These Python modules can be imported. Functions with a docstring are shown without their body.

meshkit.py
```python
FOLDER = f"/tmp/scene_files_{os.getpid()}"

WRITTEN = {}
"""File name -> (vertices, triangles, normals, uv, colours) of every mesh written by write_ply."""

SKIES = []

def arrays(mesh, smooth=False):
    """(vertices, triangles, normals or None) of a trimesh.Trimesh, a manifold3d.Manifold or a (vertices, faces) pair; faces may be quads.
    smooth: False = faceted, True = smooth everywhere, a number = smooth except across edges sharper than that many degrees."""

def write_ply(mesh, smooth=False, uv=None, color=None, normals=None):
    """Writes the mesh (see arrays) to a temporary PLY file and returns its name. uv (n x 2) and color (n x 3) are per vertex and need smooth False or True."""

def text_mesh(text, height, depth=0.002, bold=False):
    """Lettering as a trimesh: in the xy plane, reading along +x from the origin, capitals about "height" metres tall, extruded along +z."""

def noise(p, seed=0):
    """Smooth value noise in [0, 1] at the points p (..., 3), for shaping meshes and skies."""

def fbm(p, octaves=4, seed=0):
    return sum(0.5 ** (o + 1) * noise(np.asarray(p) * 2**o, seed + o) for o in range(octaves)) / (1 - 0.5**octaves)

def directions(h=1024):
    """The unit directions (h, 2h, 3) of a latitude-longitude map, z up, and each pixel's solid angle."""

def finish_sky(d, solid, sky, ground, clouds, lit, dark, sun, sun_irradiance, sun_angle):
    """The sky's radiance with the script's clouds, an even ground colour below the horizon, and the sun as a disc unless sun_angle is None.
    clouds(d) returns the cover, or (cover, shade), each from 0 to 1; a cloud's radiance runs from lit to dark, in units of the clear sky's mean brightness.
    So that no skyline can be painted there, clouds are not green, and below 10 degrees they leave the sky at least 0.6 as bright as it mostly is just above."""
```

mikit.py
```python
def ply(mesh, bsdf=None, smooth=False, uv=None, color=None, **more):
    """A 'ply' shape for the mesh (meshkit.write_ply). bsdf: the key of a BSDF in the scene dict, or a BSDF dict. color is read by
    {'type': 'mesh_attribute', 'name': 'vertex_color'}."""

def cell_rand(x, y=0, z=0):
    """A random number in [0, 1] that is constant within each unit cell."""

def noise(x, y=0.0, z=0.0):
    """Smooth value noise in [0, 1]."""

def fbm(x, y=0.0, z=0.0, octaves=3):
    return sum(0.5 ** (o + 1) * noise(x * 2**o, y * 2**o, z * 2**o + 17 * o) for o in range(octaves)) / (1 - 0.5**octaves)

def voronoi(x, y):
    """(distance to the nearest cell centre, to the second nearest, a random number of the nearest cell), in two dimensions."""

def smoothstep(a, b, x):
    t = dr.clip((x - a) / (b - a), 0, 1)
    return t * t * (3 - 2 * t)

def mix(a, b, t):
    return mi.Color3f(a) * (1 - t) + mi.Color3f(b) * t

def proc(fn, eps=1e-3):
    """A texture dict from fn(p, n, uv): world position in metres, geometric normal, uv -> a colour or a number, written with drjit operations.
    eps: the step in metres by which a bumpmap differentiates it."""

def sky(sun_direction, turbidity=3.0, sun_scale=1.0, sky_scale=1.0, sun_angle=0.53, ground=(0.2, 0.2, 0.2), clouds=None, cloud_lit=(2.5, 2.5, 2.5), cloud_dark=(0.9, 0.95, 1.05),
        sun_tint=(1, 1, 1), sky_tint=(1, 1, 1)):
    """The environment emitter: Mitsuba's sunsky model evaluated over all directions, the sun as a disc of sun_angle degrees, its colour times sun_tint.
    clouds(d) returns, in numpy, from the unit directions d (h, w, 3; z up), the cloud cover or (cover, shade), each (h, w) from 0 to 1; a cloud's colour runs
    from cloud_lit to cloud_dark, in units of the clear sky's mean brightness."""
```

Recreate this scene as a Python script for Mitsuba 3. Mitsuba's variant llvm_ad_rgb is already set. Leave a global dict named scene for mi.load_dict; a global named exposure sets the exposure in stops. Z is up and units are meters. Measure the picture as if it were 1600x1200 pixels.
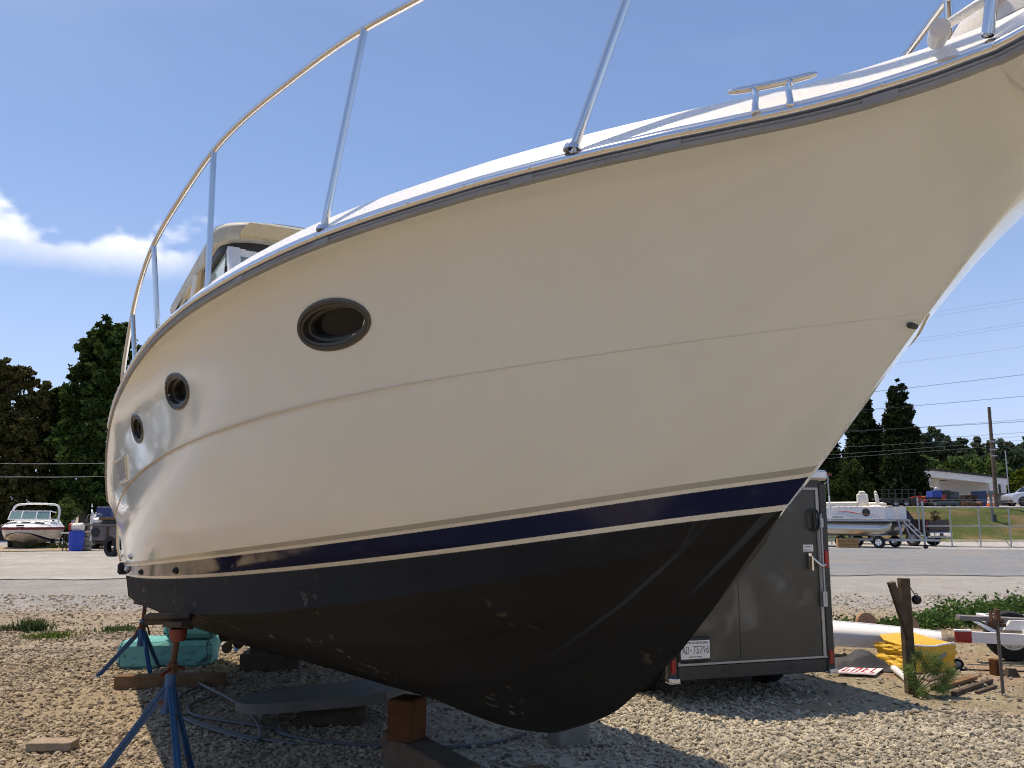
import math, random
import numpy as np, trimesh, mitsuba as mi, drjit as dr, mikit
from mikit import noise, fbm, voronoi, cell_rand, smoothstep, mix
import meshkit
from scipy.interpolate import CubicSpline, PchipInterpolator
T = mi.ScalarTransform4f
scene, labels = {}, {}

# ---------------------------------------------------------------- camera, sky, exposure
PITCH = math.radians(8.76)
EYE = [0.0, 0.0, 1.6]
scene['camera'] = dict(type='perspective', fov=61.68, fov_axis='x', near_clip=0.05, far_clip=3000.0,
    to_world=T().look_at(origin=EYE, target=[0, math.cos(PITCH), 1.6 + math.sin(PITCH)], up=[0, 0, 1]))
SUN_AZ, SUN_EL = math.radians(-58.0), math.radians(69.0)
SUN = [math.sin(SUN_AZ) * math.cos(SUN_EL), math.cos(SUN_AZ) * math.cos(SUN_EL), math.sin(SUN_EL)]


def cloud_cover(d):
    az = np.degrees(np.arctan2(d[..., 0], d[..., 1]))
    el = np.degrees(np.arcsin(np.clip(d[..., 2], -1, 1)))
    q = np.stack([az * 0.16, el * 0.32, 0 * az], -1)
    n = meshkit.fbm(q * 1.3 + 3.1, 5, 4)
    n2 = meshkit.fbm(np.stack([az * 0.9, el * 1.3, 0 * az + 7], -1), 3, 9)
    # one bank of small cumulus low in the sky, left of the boat
    bank = np.clip(1 - ((az + 35) / 15.5) ** 2, -1, 1)
    lo, hi = 14.0 + 0.7 * (n2 - .5), 18.2 - 0.02 * (az + 28) + 3.4 * (n - .5) * 2 + 1.8 * (n2 - .5)
    body = np.clip((el - lo) / 2.0, 0, 1) * np.clip((hi - el) / 1.1, 0, 1) * np.clip(bank * 3.0, 0, 1)
    cover = body * np.clip(0.78 + 1.3 * (n2 - .3) + 0.9 * (n - .45), 0, 1)
    # a thin veil over the rest of the sky
    veil = 0.06 + 0.10 * np.clip((meshkit.fbm(np.stack([az * .03, el * .12, 0 * az + 2], -1), 4, 2) - .45) * 3, 0, 1)
    low = 0.5 * np.exp(-np.clip(el, 0, 90) / 11.0)
    shade = np.clip(0.75 - (el - lo) / 3.4, 0, 1) * 0.75
    c = np.maximum(np.maximum(cover, veil), low)
    return c, np.where(cover >= np.maximum(veil, low), shade, 0.55)


scene['sky'] = mikit.sky(SUN, turbidity=3.0, sky_scale=1.3, sky_tint=(1.06, 1.05, 1.18), clouds=cloud_cover, cloud_lit=(2.5, 2.6, 2.85), cloud_dark=(1.5, 1.65, 1.9), ground=(0.26, 0.23, 0.18))
exposure = 1.5

# ---------------------------------------------------------------- materials


def bsdf(name, base, rough=0.6, metallic=0.0, spec=0.5, bump=None, bump_scale=1.0, **more):
    b = dict(type='principled', base_color=base if isinstance(base, dict) else {'type': 'rgb', 'value': list(base)},
             roughness=rough, metallic=metallic, specular=spec, **more)
    if bump is not None:
        b = dict(type='bumpmap', arbitrary=bump, scale=bump_scale, bsdf=b)
    scene[name] = dict(type='twosided', bsdf=b)
    return name


def vcol(name, rough=0.85, spec=0.2):
    return bsdf(name, {'type': 'mesh_attribute', 'name': 'vertex_color'}, rough, 0.0, spec)


bsdf('m_vertex_matte', {'type': 'mesh_attribute', 'name': 'vertex_color'}, 0.9, 0.0, 0.15)
bsdf('m_white_paint', (0.78, 0.77, 0.74), 0.35)
bsdf('m_white_plastic', (0.72, 0.72, 0.70), 0.45)
bsdf('m_black', (0.02, 0.02, 0.02), 0.5)
bsdf('m_rubber', (0.025, 0.025, 0.026), 0.8, 0, 0.3)
bsdf('m_chrome', (0.75, 0.75, 0.76), 0.08, 1.0)
bsdf('m_stainless', (0.70, 0.69, 0.68), 0.10, 1.0)
bsdf('m_galvanised', (0.42, 0.44, 0.46), 0.45, 0.75)
bsdf('m_dark_glass', (0.008, 0.0082, 0.0085), 0.15, 0, 0.14)
bsdf('m_tan_cloth', (0.42, 0.33, 0.19), 0.9, 0, 0.2)
bsdf('m_red_lens', (0.30, 0.012, 0.015), 0.15)
scene['m_pane'] = dict(type='thindielectric', int_ior=1.5)

# ---------------------------------------------------------------- helpers
USED = set()


def num(name, parent=None):
    key = name if parent is None else parent + '__' + name
    if key not in USED:
        USED.add(key)
        return key
    k = 1
    while f'{key}_{k:03d}' in USED:
        k += 1
    USED.add(f'{key}_{k:03d}')
    return f'{key}_{k:03d}'


def tag(key, label=None, cat=None, group=None, kind=None):
    d = {}
    for a, b in (('label', label), ('category', cat), ('group', group), ('kind', kind)):
        if b:
            d[a] = b
    labels[key] = d
    return key


def add(name, mesh, mat, parent=None, label=None, cat=None, group=None, kind=None, smooth=30, color=None):
    key = num(name, parent)
    if color is not None and smooth not in (False, True):
        smooth = False
    scene[key] = mikit.ply(mesh, mat, smooth=smooth, color=color)
    if label or cat or group or kind:
        tag(key, label, cat, group, kind)
    return key


def thing(name, label, cat, group=None):
    key = num(name)
    return tag(key, label, cat, group)


def cat_(*ms):
    return trimesh.util.concatenate([m for m in ms if m is not None])


def rot(ax, deg):
    return trimesh.transformations.rotation_matrix(math.radians(deg), ax)


def place(m, x=0, y=0, z=0, yaw=0, pitch=0, roll=0):
    """yaw about z (degrees), then move"""
    m = m.copy()
    if roll:
        m.apply_transform(rot([0, 1, 0], roll))
    if pitch:
        m.apply_transform(rot([1, 0, 0], pitch))
    if yaw:
        m.apply_transform(rot([0, 0, 1], yaw))
    m.apply_translation([x, y, z])
    return m


def box(sx, sy, sz, c=(0, 0, 0), ch=0.0):
    """box centred at c, chamfered edges"""
    if ch <= 0:
        m = trimesh.creation.box((sx, sy, sz))
    else:
        p = []
        for a in (-1, 1):
            for b in (-1, 1):
                for d in (-1, 1):
                    h = np.array([sx, sy, sz]) / 2
                    for k in range(3):
                        q = h - ch
                        q[k] = h[k]
                        p.append(q * [a, b, d])
        m = trimesh.convex.convex_hull(np.array(p))
    m.apply_translation(c)
    return m


def box2(x0, x1, y0, y1, z0, z1, ch=0.0):
    return box(x1 - x0, y1 - y0, z1 - z0, ((x0 + x1) / 2, (y0 + y1) / 2, (z0 + z1) / 2), ch)


def hullpts(p):
    return trimesh.convex.convex_hull(np.asarray(p, float))


def frames(p):
    p = np.asarray(p, float)
    t = np.gradient(p, axis=0)
    t /= np.linalg.norm(t, axis=1, keepdims=True) + 1e-12
    a = np.cross(t[0], [0, 0, 1.0] if abs(t[0][2]) < .9 else [1.0, 0, 0])
    A = []
    for k in range(len(p)):
        a = a - t[k] * (a @ t[k])
        a /= np.linalg.norm(a) + 1e-12
        A.append(a)
    A = np.array(A)
    return t, A, np.cross(t, A)


def tube(p, r, sides=10, cap=True):
    p = np.asarray(p, float)
    t, a, b = frames(p)
    r = np.broadcast_to(r, (len(p),))
    ang = np.arange(sides) * 2 * np.pi / sides
    v = p[:, None] + r[:, None, None] * (np.cos(ang)[None, :, None] * a[:, None] + np.sin(ang)[None, :, None] * b[:, None])
    i, j = np.meshgrid(np.arange(len(p) - 1), np.arange(sides), indexing='ij')
    q = np.stack([i * sides + j, i * sides + (j + 1) % sides, (i + 1) * sides + (j + 1) % sides, (i + 1) * sides + j], -1).reshape(-1, 4)
    f = np.vstack([q[:, [0, 2, 1]], q[:, [0, 3, 2]]])
    v = v.reshape(-1, 3)
    if cap:
        n = len(v)
        v = np.vstack([v, p[:1], p[-1:]])
        k = np.arange(sides)
        f = np.vstack([f, np.stack([k, (k + 1) % sides, 0 * k + n], 1), np.stack([(k + 1) % sides, k, 0 * k + n + 1], 1)[:, :3] + np.array([1, 1, 0]) * (len(p) - 1) * sides])
    return trimesh.Trimesh(v, f, process=False)


def bar(p, q, w, h=None, up=(0, 0, 1)):
    """square bar from p to q"""
    p, q = np.array(p, float), np.array(q, float)
    h = h or w
    d = q - p
    d /= np.linalg.norm(d)
    a = np.cross(d, up)
    if np.linalg.norm(a) < 1e-3:
        a = np.cross(d, [1, 0, 0])
    a /= np.linalg.norm(a)
    b = np.cross(a, d)
    return hullpts([e + a * w / 2 * i + b * h / 2 * j for e in (p, q) for i in (-1, 1) for j in (-1, 1)])


def grid(P, flip=False, closed_v=False):
    """P (n, m, 3) -> mesh"""
    n, m = P.shape[:2]
    mm = m if closed_v else m - 1
    i, j = np.meshgrid(np.arange(n - 1), np.arange(mm), indexing='ij')
    j2 = (j + 1) % m
    q = np.stack([i * m + j, (i + 1) * m + j, (i + 1) * m + j2, i * m + j2], -1).reshape(-1, 4)
    if flip:
        q = q[:, ::-1]
    return trimesh.Trimesh(P.reshape(-1, 3), np.vstack([q[:, [0, 1, 2]], q[:, [0, 2, 3]]]), process=False)


def lathe(prof, n=24):
    """prof: (r, z) pairs, axis z"""
    prof = np.array(prof, float)
    a = np.arange(n) * 2 * np.pi / n
    P = np.stack([prof[:, None, 0] * np.cos(a), prof[:, None, 0] * np.sin(a), np.broadcast_to(prof[:, None, 1], (len(prof), n))], -1)
    return grid(P, closed_v=True, flip=True)


def spline(pts, n=40):
    pts = np.array(pts, float)
    s = np.r_[0, np.cumsum(np.linalg.norm(np.diff(pts, axis=0), axis=1))]
    return CubicSpline(s, pts)(np.linspace(0, s[-1], n))


def extrude(poly, h):
    from shapely.geometry import Polygon
    return trimesh.creation.extrude_polygon(Polygon(poly), h, engine='earcut')


def rings(sections):
    """closed loft: list of (m,3) loops, capped by fans"""
    P = np.array(sections, float)
    g = grid(P, closed_v=True)
    n, m = P.shape[:2]
    v = np.vstack([g.vertices, P[0].mean(0), P[-1].mean(0)])
    k = np.arange(m)
    f0 = np.stack([k, (k + 1) % m, 0 * k + n * m], 1)
    f1 = np.stack([(k + 1) % m + (n - 1) * m, k + (n - 1) * m, 0 * k + n * m + 1], 1)
    me = trimesh.Trimesh(v, np.vstack([g.faces, f0, f1]), process=False)
    me.fix_normals()
    return me


# ---------------------------------------------------------------- ground
def zone_noise(p, f, o=3):
    return fbm(p.x * f + 11.3, p.y * f + 4.7, 0.0, o)


def ground_colour(p, n, uv):
    a = zone_noise(p, 0.35, 3)
    b = zone_noise(p, 2.3, 3)
    c = noise(p.x * 38, p.y * 38, 1.0)
    tan = mix((0.26, 0.20, 0.125), (0.40, 0.325, 0.215), b)
    tan = mix(tan, mi.Color3f(0.36, 0.30, 0.22), smoothstep(.45, .7, a) * .6)
    grey = mix((0.33, 0.31, 0.275), (0.44, 0.425, 0.385), b)
    red = mix((0.265, 0.19, 0.12), (0.33, 0.25, 0.165), b)
    dirt = mix((0.245, 0.20, 0.125), (0.335, 0.285, 0.19), b)
    # pale gravel drive: a belt across the yard behind the boat
    w = (zone_noise(p, .5, 2) - .5) * 2.4
    belt = smoothstep(14.0, 16.5, p.y + w) * (1 - smoothstep(60, 64, p.y + w))
    col = mix(tan, grey, belt)
    # right foreground: pale grey crushed stone near, bare dirt further to the right
    crush = smoothstep(-1.2, .4, p.x + .5 * w) * (1 - smoothstep(7.8, 8.6, p.y + .6 * w))
    col = mix(col, mix((0.40, 0.355, 0.27), (0.53, 0.48, 0.375), b), crush * .9)
    d = smoothstep(1.6, 2.8, p.x + .35 * w) * smoothstep(6.9, 7.5, p.y + .25 * w + .1 * (p.x - 4)) * (1 - smoothstep(13.2, 15, p.y + .6 * w))
    col = mix(col, mix(dirt, red, smoothstep(.5, .68, zone_noise(p, .9, 3))), d)
    return col * (0.72 + 0.5 * c * (1 - .5 * belt)) * .95


def ground_bump(p, n, uv):
    v = voronoi(p.x * 26, p.y * 26)
    v2 = voronoi(p.x * 9 + 3, p.y * 9)
    return (dr.minimum(1 - v[0], .8) * .018 + (1 - v2[0]) * .014) * (1 - smoothstep(20, 40, p.y))


bsdf('m_ground', mikit.proc(ground_colour), 0.95, 0, 0.1, bump=mikit.proc(ground_bump, 4e-3))


def terrain(x, y):
    x, y = np.asarray(x, float), np.asarray(y, float)
    bank = np.clip((y - 56 - .02 * (x - 30)) / 6.5, 0, 1)
    bank = bank * bank * (3 - 2 * bank)
    side = np.clip((x - 6) / 8, 0, 1)
    lot = np.clip((y - 63) / 30, 0, 1) * .75
    return side * (bank * 2.2 + lot)


def axis(pts):
    return np.concatenate([np.arange(a, b, s) for a, b, s in pts])


gx = axis([(-500, -60, 40), (-60, -8, 4), (-8, 9, .25), (9, 80, 2), (80, 520, 40)])
gy = axis([(-80, 3, 6), (3, 16, .25), (16, 40, 2), (40, 72, 1), (72, 140, 6), (140, 900, 60)])
GX, GY = np.meshgrid(gx, gy, indexing='ij')
near = np.clip((18 - GY) / 5, 0, 1) * np.clip((GY - 3) / 1, 0, 1) * np.clip((9 - abs(GX)) / 2, 0, 1)
GZ = terrain(GX, GY) + near * .03 * (meshkit.fbm(np.stack([GX * .8, GY * .8, 0 * GX], -1), 3) - .5)
add('ground', grid(np.stack([GX, GY, GZ], -1)), 'm_ground', kind='structure', label='tan gravel and bare dirt of the boat yard', smooth=True)

# ---------------------------------------------------------------- the motor boat
# boat frame: t metres aft of the bow end, y to starboard, z up from the ground
PSI, LAT = math.radians(-27.865), 1.878
BU = np.array([math.sin(PSI), math.cos(PSI)])
BN = np.array([-BU[1], BU[0]])


def W(P):
    """boat frame -> world"""
    P = np.asarray(P, float)
    xy = P[..., :1] * BU + (P[..., 1:2] - LAT) * BN
    return np.concatenate([xy, P[..., 2:3]], -1)


def WM(m):
    m = m.copy()
    m.vertices = W(np.array(m.vertices))
    return m


TS = 9.6


def hull_line(tb, y, z, sharp=.5):
    fy = CubicSpline(np.linspace(0, 1, len(y) + 1), np.r_[0, y], bc_type=((1, 0.0), (2, 0.0)))
    fz = CubicSpline(np.linspace(0, 1, len(z)), z)
    return lambda s: np.stack([tb + (TS - tb) * s ** 2, fy(s) * (1 - sharp * np.exp(-(s / .10) ** 2)), fz(s)], -1)


L_knuckle = hull_line(1.342, [.175, .519, .948, 1.265, 1.408, 1.41, 1.332], [2.106, 2.066, 2.003, 1.861, 1.599], .42)
L_gtop = hull_line(1.724, [.196, .551, .934, 1.20, 1.275, 1.215], [1.742, 1.664, 1.502, 1.325, 1.132])
L_btop = hull_line(1.863, [.186, .478, .793, 1.045, 1.185, 1.19], [1.616, 1.544, 1.378, 1.189, 1.012])
L_chine = hull_line(1.922, [.188, .516, .834, 1.061, 1.165, 1.157], [1.561, 1.443, 1.201, .966, .807])
KEEL = PchipInterpolator([1.922, 2.07, 2.17, 2.29, 2.38, 2.47, 2.60, 2.74, 2.98, 3.24, 3.74, 4.49, 5.14, 6.74, 7.43, 9.6],
                         [1.561, 1.42, 1.32, 1.21, 1.13, 1.07, .98, .89, .79, .71, .65, .625, .58, .475, .44, .29])
SHEER = np.array([(.93, 0, 2.45), (.932, .14, 2.478), (.95, .271, 2.491), (1.0, .294, 2.485), (1.05, .317, 2.479), (1.1, .34, 2.476), (1.15, .364, 2.474), (1.2, .391, 2.471), (1.25, .42, 2.47), (1.3, .453, 2.468),
    (1.36, .495, 2.467), (1.42, .537, 2.467), (1.48, .578, 2.467), (1.55, .625, 2.468), (1.61, .663, 2.468), (1.69, .712, 2.469), (1.77, .76, 2.469), (1.85, .805, 2.469), (1.94, .854, 2.469), (2.03, .901, 2.469),
    (2.13, .949, 2.468), (2.28, 1.017, 2.467), (2.44, 1.085, 2.466), (2.67, 1.175, 2.462), (2.9, 1.252, 2.456), (3.33, 1.364, 2.443), (3.8, 1.453, 2.426), (4.4, 1.519, 2.4), (5.2, 1.558, 2.355), (6.0, 1.569, 2.304),
    (6.8, 1.557, 2.246), (7.5, 1.535, 2.13), (8.5, 1.482, 1.94), (9.6, 1.40, 1.74)])
_arc = np.r_[0, np.cumsum(np.linalg.norm(np.diff(SHEER, axis=0), axis=1))]
_ss = np.sqrt(_arc / _arc[-1])
_ss /= _ss[-1]
_sp = PchipInterpolator(_ss, SHEER)
L_sheer = lambda s: _sp(s)


def topside_rows(s, nv):
    """smooth sections through waterline stripe, stripe top, knuckle, sheer; from the stripe top up"""
    P = np.stack([L_btop(s), L_gtop(s), L_knuckle(s), L_sheer(s)], 1)
    out = np.empty((len(s), nv, 3))
    for k in range(len(s)):
        c = np.r_[0, np.cumsum(np.linalg.norm(np.diff(P[k], axis=0), axis=1) + 1e-4)]
        out[k] = CubicSpline(c, P[k])(np.linspace(c[1], c[3], nv))
    return out


S = np.linspace(0, 1, 170)
TOP = topside_rows(S, 44)


def both(rows, flip=False):
    """starboard strip + its mirror image on the port side"""
    a = grid(W(rows), flip=flip)
    b = grid(W(rows * [1, -1, 1]), flip=not flip)
    return a, b


def surf(t, z, side=1):
    """hull point at station t and height z on the topsides, with outward normal (boat frame)"""
    d = (TOP[..., 0] - t) ** 2 + (TOP[..., 2] - z) ** 2
    i, j = np.unravel_index(d.argmin(), d.shape)
    i, j = min(max(i, 2), len(S) - 3), min(max(j, 2), 41)
    A = TOP[i - 2:i + 3, j - 2:j + 3].reshape(-1, 3)
    M = np.c_[np.ones(25), A[:, 0] - t, A[:, 2] - z]
    y, yt, yz = np.linalg.lstsq(M, A[:, 1], rcond=None)[0]
    n = np.array([-yt, 1, -yz])
    return np.array([t, y, z]), n / np.linalg.norm(n)


boat = thing('motor_boat', 'large white cabin cruiser on stands with navy waterline stripe and black bottom', 'boat')


_kq = L_knuckle(np.linspace(0, 1, 60))
KP = np.polyfit(_kq[:, 0], _kq[:, 2], 6)


def gel_colour(p, n, uv):
    a = fbm(p.x * 1.1, p.y * 1.1, p.z * 2.2, 3)
    b = fbm(p.x * 7 + p.y * 7, 0.0, p.z * 1.2, 3)
    c = mix((0.615, 0.625, 0.56), (0.65, 0.66, 0.60), a)
    c = mix(c, (0.54, 0.50, 0.40), smoothstep(.55, .9, b) * .35)
    t = p.x * float(BU[0]) + p.y * float(BU[1])
    zk = mi.Float(float(KP[0]))
    for q in KP[1:]:
        zk = zk * t + float(q)
    dz = (p.z - zk + .004) / (.010 + .006 * fbm(t * 3, 0.0, 0.0, 2))
    stain = dr.exp(-dz * dz) * (.85 * smoothstep(1.9, 5.0, t)) * (.7 + .5 * fbm(t * 9, 5.0, 0.0, 3))
    return mix(c, (0.40, 0.30, 0.165), dr.minimum(stain, .9))


bsdf('m_gelcoat', mikit.proc(gel_colour), 0.075, 0, 0.5)
bsdf('m_deck_white', (0.80, 0.785, 0.74), 0.3)
bsdf('m_stripe_grey', (0.36, 0.35, 0.29), 0.18)
bsdf('m_stripe_pale', (0.65, 0.64, 0.56), 0.2)


def navy_colour(p, n, uv):
    a = fbm(p.x * 5, p.y * 5, p.z * 9, 4)
    return mix((0.010, 0.012, 0.045), (0.035, 0.038, 0.07), smoothstep(.6, .85, a))


bsdf('m_navy', mikit.proc(navy_colour), 0.08, 0, 0.28)


def bottom_colour(p, n, uv):
    a = fbm(p.x * 2.2, p.y * 2.2, p.z * 5, 4)
    b = fbm(p.x * 24, p.y * 24, p.z * 24, 3)
    k = fbm(p.x * 3.1 + 5, p.y * 3.1, p.z * 3.1, 2)
    c = mix((0.007, 0.0073, 0.007), (0.018, 0.0178, 0.017), a)
    # worn and scraped patches, thin run marks
    c = mix(c, (0.12, 0.095, 0.065), smoothstep(.60, .70, b) * smoothstep(.62, .74, k) * smoothstep(1.4, 1.1, p.z) * .8)
    run = fbm((p.x * .8 + p.y * .6) * 40, 0.0, p.z * 1.2, 2)
    c = mix(c, (0.06, 0.065, 0.07), smoothstep(.74, .84, run) * smoothstep(.95, 1.5, p.z) * .5)
    return c


bsdf('m_bottom_paint', mikit.proc(bottom_colour), 0.7, 0, 0.15)

PORTS = [(2.894, 2.262), (4.449, 2.203), (5.687, 2.127)]   # station, height
PW, PH = .197, .079


def port_frame(k):
    P, n = surf(*PORTS[k])
    ez = np.array([0, 0, 1.0]) - n * n[2]
    ez /= np.linalg.norm(ez)
    return P, n, np.cross(ez, n), ez


# topsides, with the port openings left out
a, b = both(TOP)
keep = np.ones(len(a.faces), bool)
cen = TOP.reshape(-1, 3)[a.faces].mean(1)
for k in range(3):
    P, n, ex, ez = port_frame(k)
    u, v = (cen - P) @ ex / (PW - .008), (cen - P) @ ez / (PH - .008)
    keep &= ~((u * u + v * v < 1) & (abs((cen - P) @ n) < .2))
a.update_faces(keep)
add('hull_side', cat_(a, b), 'm_gelcoat', boat, smooth=True)
PG, PB = L_gtop(S), L_btop(S)
FR = [0, .15, .25, .855, 1.0]
for k, (nm, mat, lab) in enumerate((('accent_stripe', 'm_stripe_grey', 'thin grey stripe above the navy band'), ('stripe_gap', 'm_stripe_pale', None),
                               ('waterline_stripe', 'm_navy', 'wide navy waterline stripe'), ('boot_line', 'm_stripe_pale', 'thin pale line above the black bottom paint'))):
    rows = np.stack([PG + (PB - PG) * (FR[k] + (FR[k + 1] - FR[k]) * q) for q in np.linspace(0, 1, 5)], 1)
    add(nm, cat_(*both(rows, True)), mat, boat, label=lab, smooth=True)
# bottom: stripe foot to chine, then chine to keel with running strakes
PC = L_chine(S)
up = np.stack([PB + (PC - PB) * q for q in np.linspace(0, 1, 8)], 1)
PK = np.stack([PC[:, 0], 0 * PC[:, 0], KEEL(PC[:, 0])], -1)
qv = np.r_[np.linspace(0, .30, 8), .305, np.linspace(.32, .60, 8), .605, np.linspace(.62, 1, 10)]
rows = []
fade = np.clip((PC[:, 0] - 2.3) / .8, 0, 1)
for q in qv:
    lip = .013 * np.clip((q - .16) / .14, 0, 1) * (q <= .301) + .013 * np.clip((q - .46) / .14, 0, 1) * (.4 < q <= .6005)
    belly = .05 * math.sin(math.pi * q)
    r = PC + (PK - PC) * q
    r[:, 2] -= (lip * .8 + belly * .3) * fade
    r[:, 1] += (belly * .6 + lip * .5) * np.minimum(fade, r[:, 1] / .2 + 0)
    rows.append(r)
bot = np.stack(rows, 1)
add('bottom', cat_(*both(up, True), *both(bot, True)), 'm_bottom_paint', boat, label='black antifouling bottom with chine and strakes', smooth=28)
# transom
tr = np.vstack([TOP[-1][::-1], PG[-1:], PB[-1:], PC[-1:], bot[-1]])
tr = np.stack([tr * [1, w, 1] for w in np.linspace(1, -1, 5)], 1)
add('transom', grid(W(tr)), 'm_gelcoat', boat)
# molded bead along the knuckle, stained tan
bsdf('m_bead', mikit.proc(lambda p, n, uv: mix((0.58, 0.56, 0.47), (0.42, 0.31, 0.17), smoothstep(1.6, 6.0, p.x * float(BU[0]) + p.y * float(BU[1]) - LAT * 0.0))), 0.4)
sk_ = np.linspace(.05, 1, 150)
kp = []
for s_ in sk_:
    row = topside_rows(np.array([s_]), 44)[0]
    p = L_knuckle(np.array([s_]))[0]
    kp.append(p + [0, .001, 0])
kp = np.array(kp)
add('knuckle_bead', cat_(WM(tube(kp, .0006 + .0040 * np.clip((sk_ - .10) / .55, 0, 1), 8)), WM(tube(kp * [1, -1, 1], .004, 8))), 'm_bead', boat, label='tan stained moulded line along the side', smooth=True)

# gunwale curve: pulpit tip to stern, starboard
TIP = np.array([(.55, 0, 2.53), (.555, .06, 2.53), (.58, .13, 2.528), (.63, .18, 2.524), (.71, .222, 2.516), (.80, .248, 2.508), (.88, .262, 2.499)])
star = np.vstack([TIP, SHEER[2:]])
dist = np.r_[0, np.cumsum(np.linalg.norm(np.diff(star, axis=0), axis=1))]
star = PchipInterpolator(dist, star)(np.linspace(0, dist[-1], 260))
rim = np.vstack([(star * [1, -1, 1])[:0:-1], star])          # port stern -> tip -> starboard stern
tg = np.gradient(rim, axis=0)
nrm = np.stack([tg[:, 1], -tg[:, 0], 0 * tg[:, 0]], -1)
nrm /= np.linalg.norm(nrm, axis=1, keepdims=True)
if nrm[-50, 1] < 0:
    nrm = -nrm
RZ = np.array([0, 0, 1.0])


def along(prof, sel=slice(None)):
    prof = np.array(prof)
    P = rim[sel][:, None] + prof[None, :, :1] * nrm[sel][:, None] + prof[None, :, 1:] * RZ
    m = grid(W(P))
    return m


def vinyl_colour(p, n, uv):
    a = fbm(p.x * 9, p.y * 9, p.z * 30, 4)
    return mix((0.19, 0.19, 0.19), (0.30, 0.30, 0.295), a)


bsdf('m_vinyl', mikit.proc(vinyl_colour), 0.55, 0, 0.4)
fwd = slice(0, len(rim))
ch_ = [(.0005, .0225), (.010, .0228), (.018, .0255), (.0222, .0305), (.0228, .0360), (.0205, .0425), (.0155, .0495), (.0085, .0555), (.0005, .0590)]
add('rub_rail', along([(-.004, -.001), (.0115, .0), (.0135, .003), (.0135, .0095), (.0105, .0105), (.0105, .0125), (.013, .0135), (.013, .019), (.004, .0205), (.004, .0226), (-.004, .0226)]),
    'm_vinyl', boat, label='weathered grey vinyl rub rail', smooth=40)
tidx = np.where((rim[:, 0] < 7.02))[0]
railkey = add('rail_trim', along(ch_, slice(tidx[0], tidx[-1] + 1)), 'm_chrome', boat, label='polished half-round trim along the rub rail', smooth=50)
dd = np.r_[0, np.cumsum(np.linalg.norm(np.diff(star, axis=0), axis=1))]
screw = lathe([(.0, .0022), (.0028, .0018), (.0042, .0004), (.0045, -.001)], 8)
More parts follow.
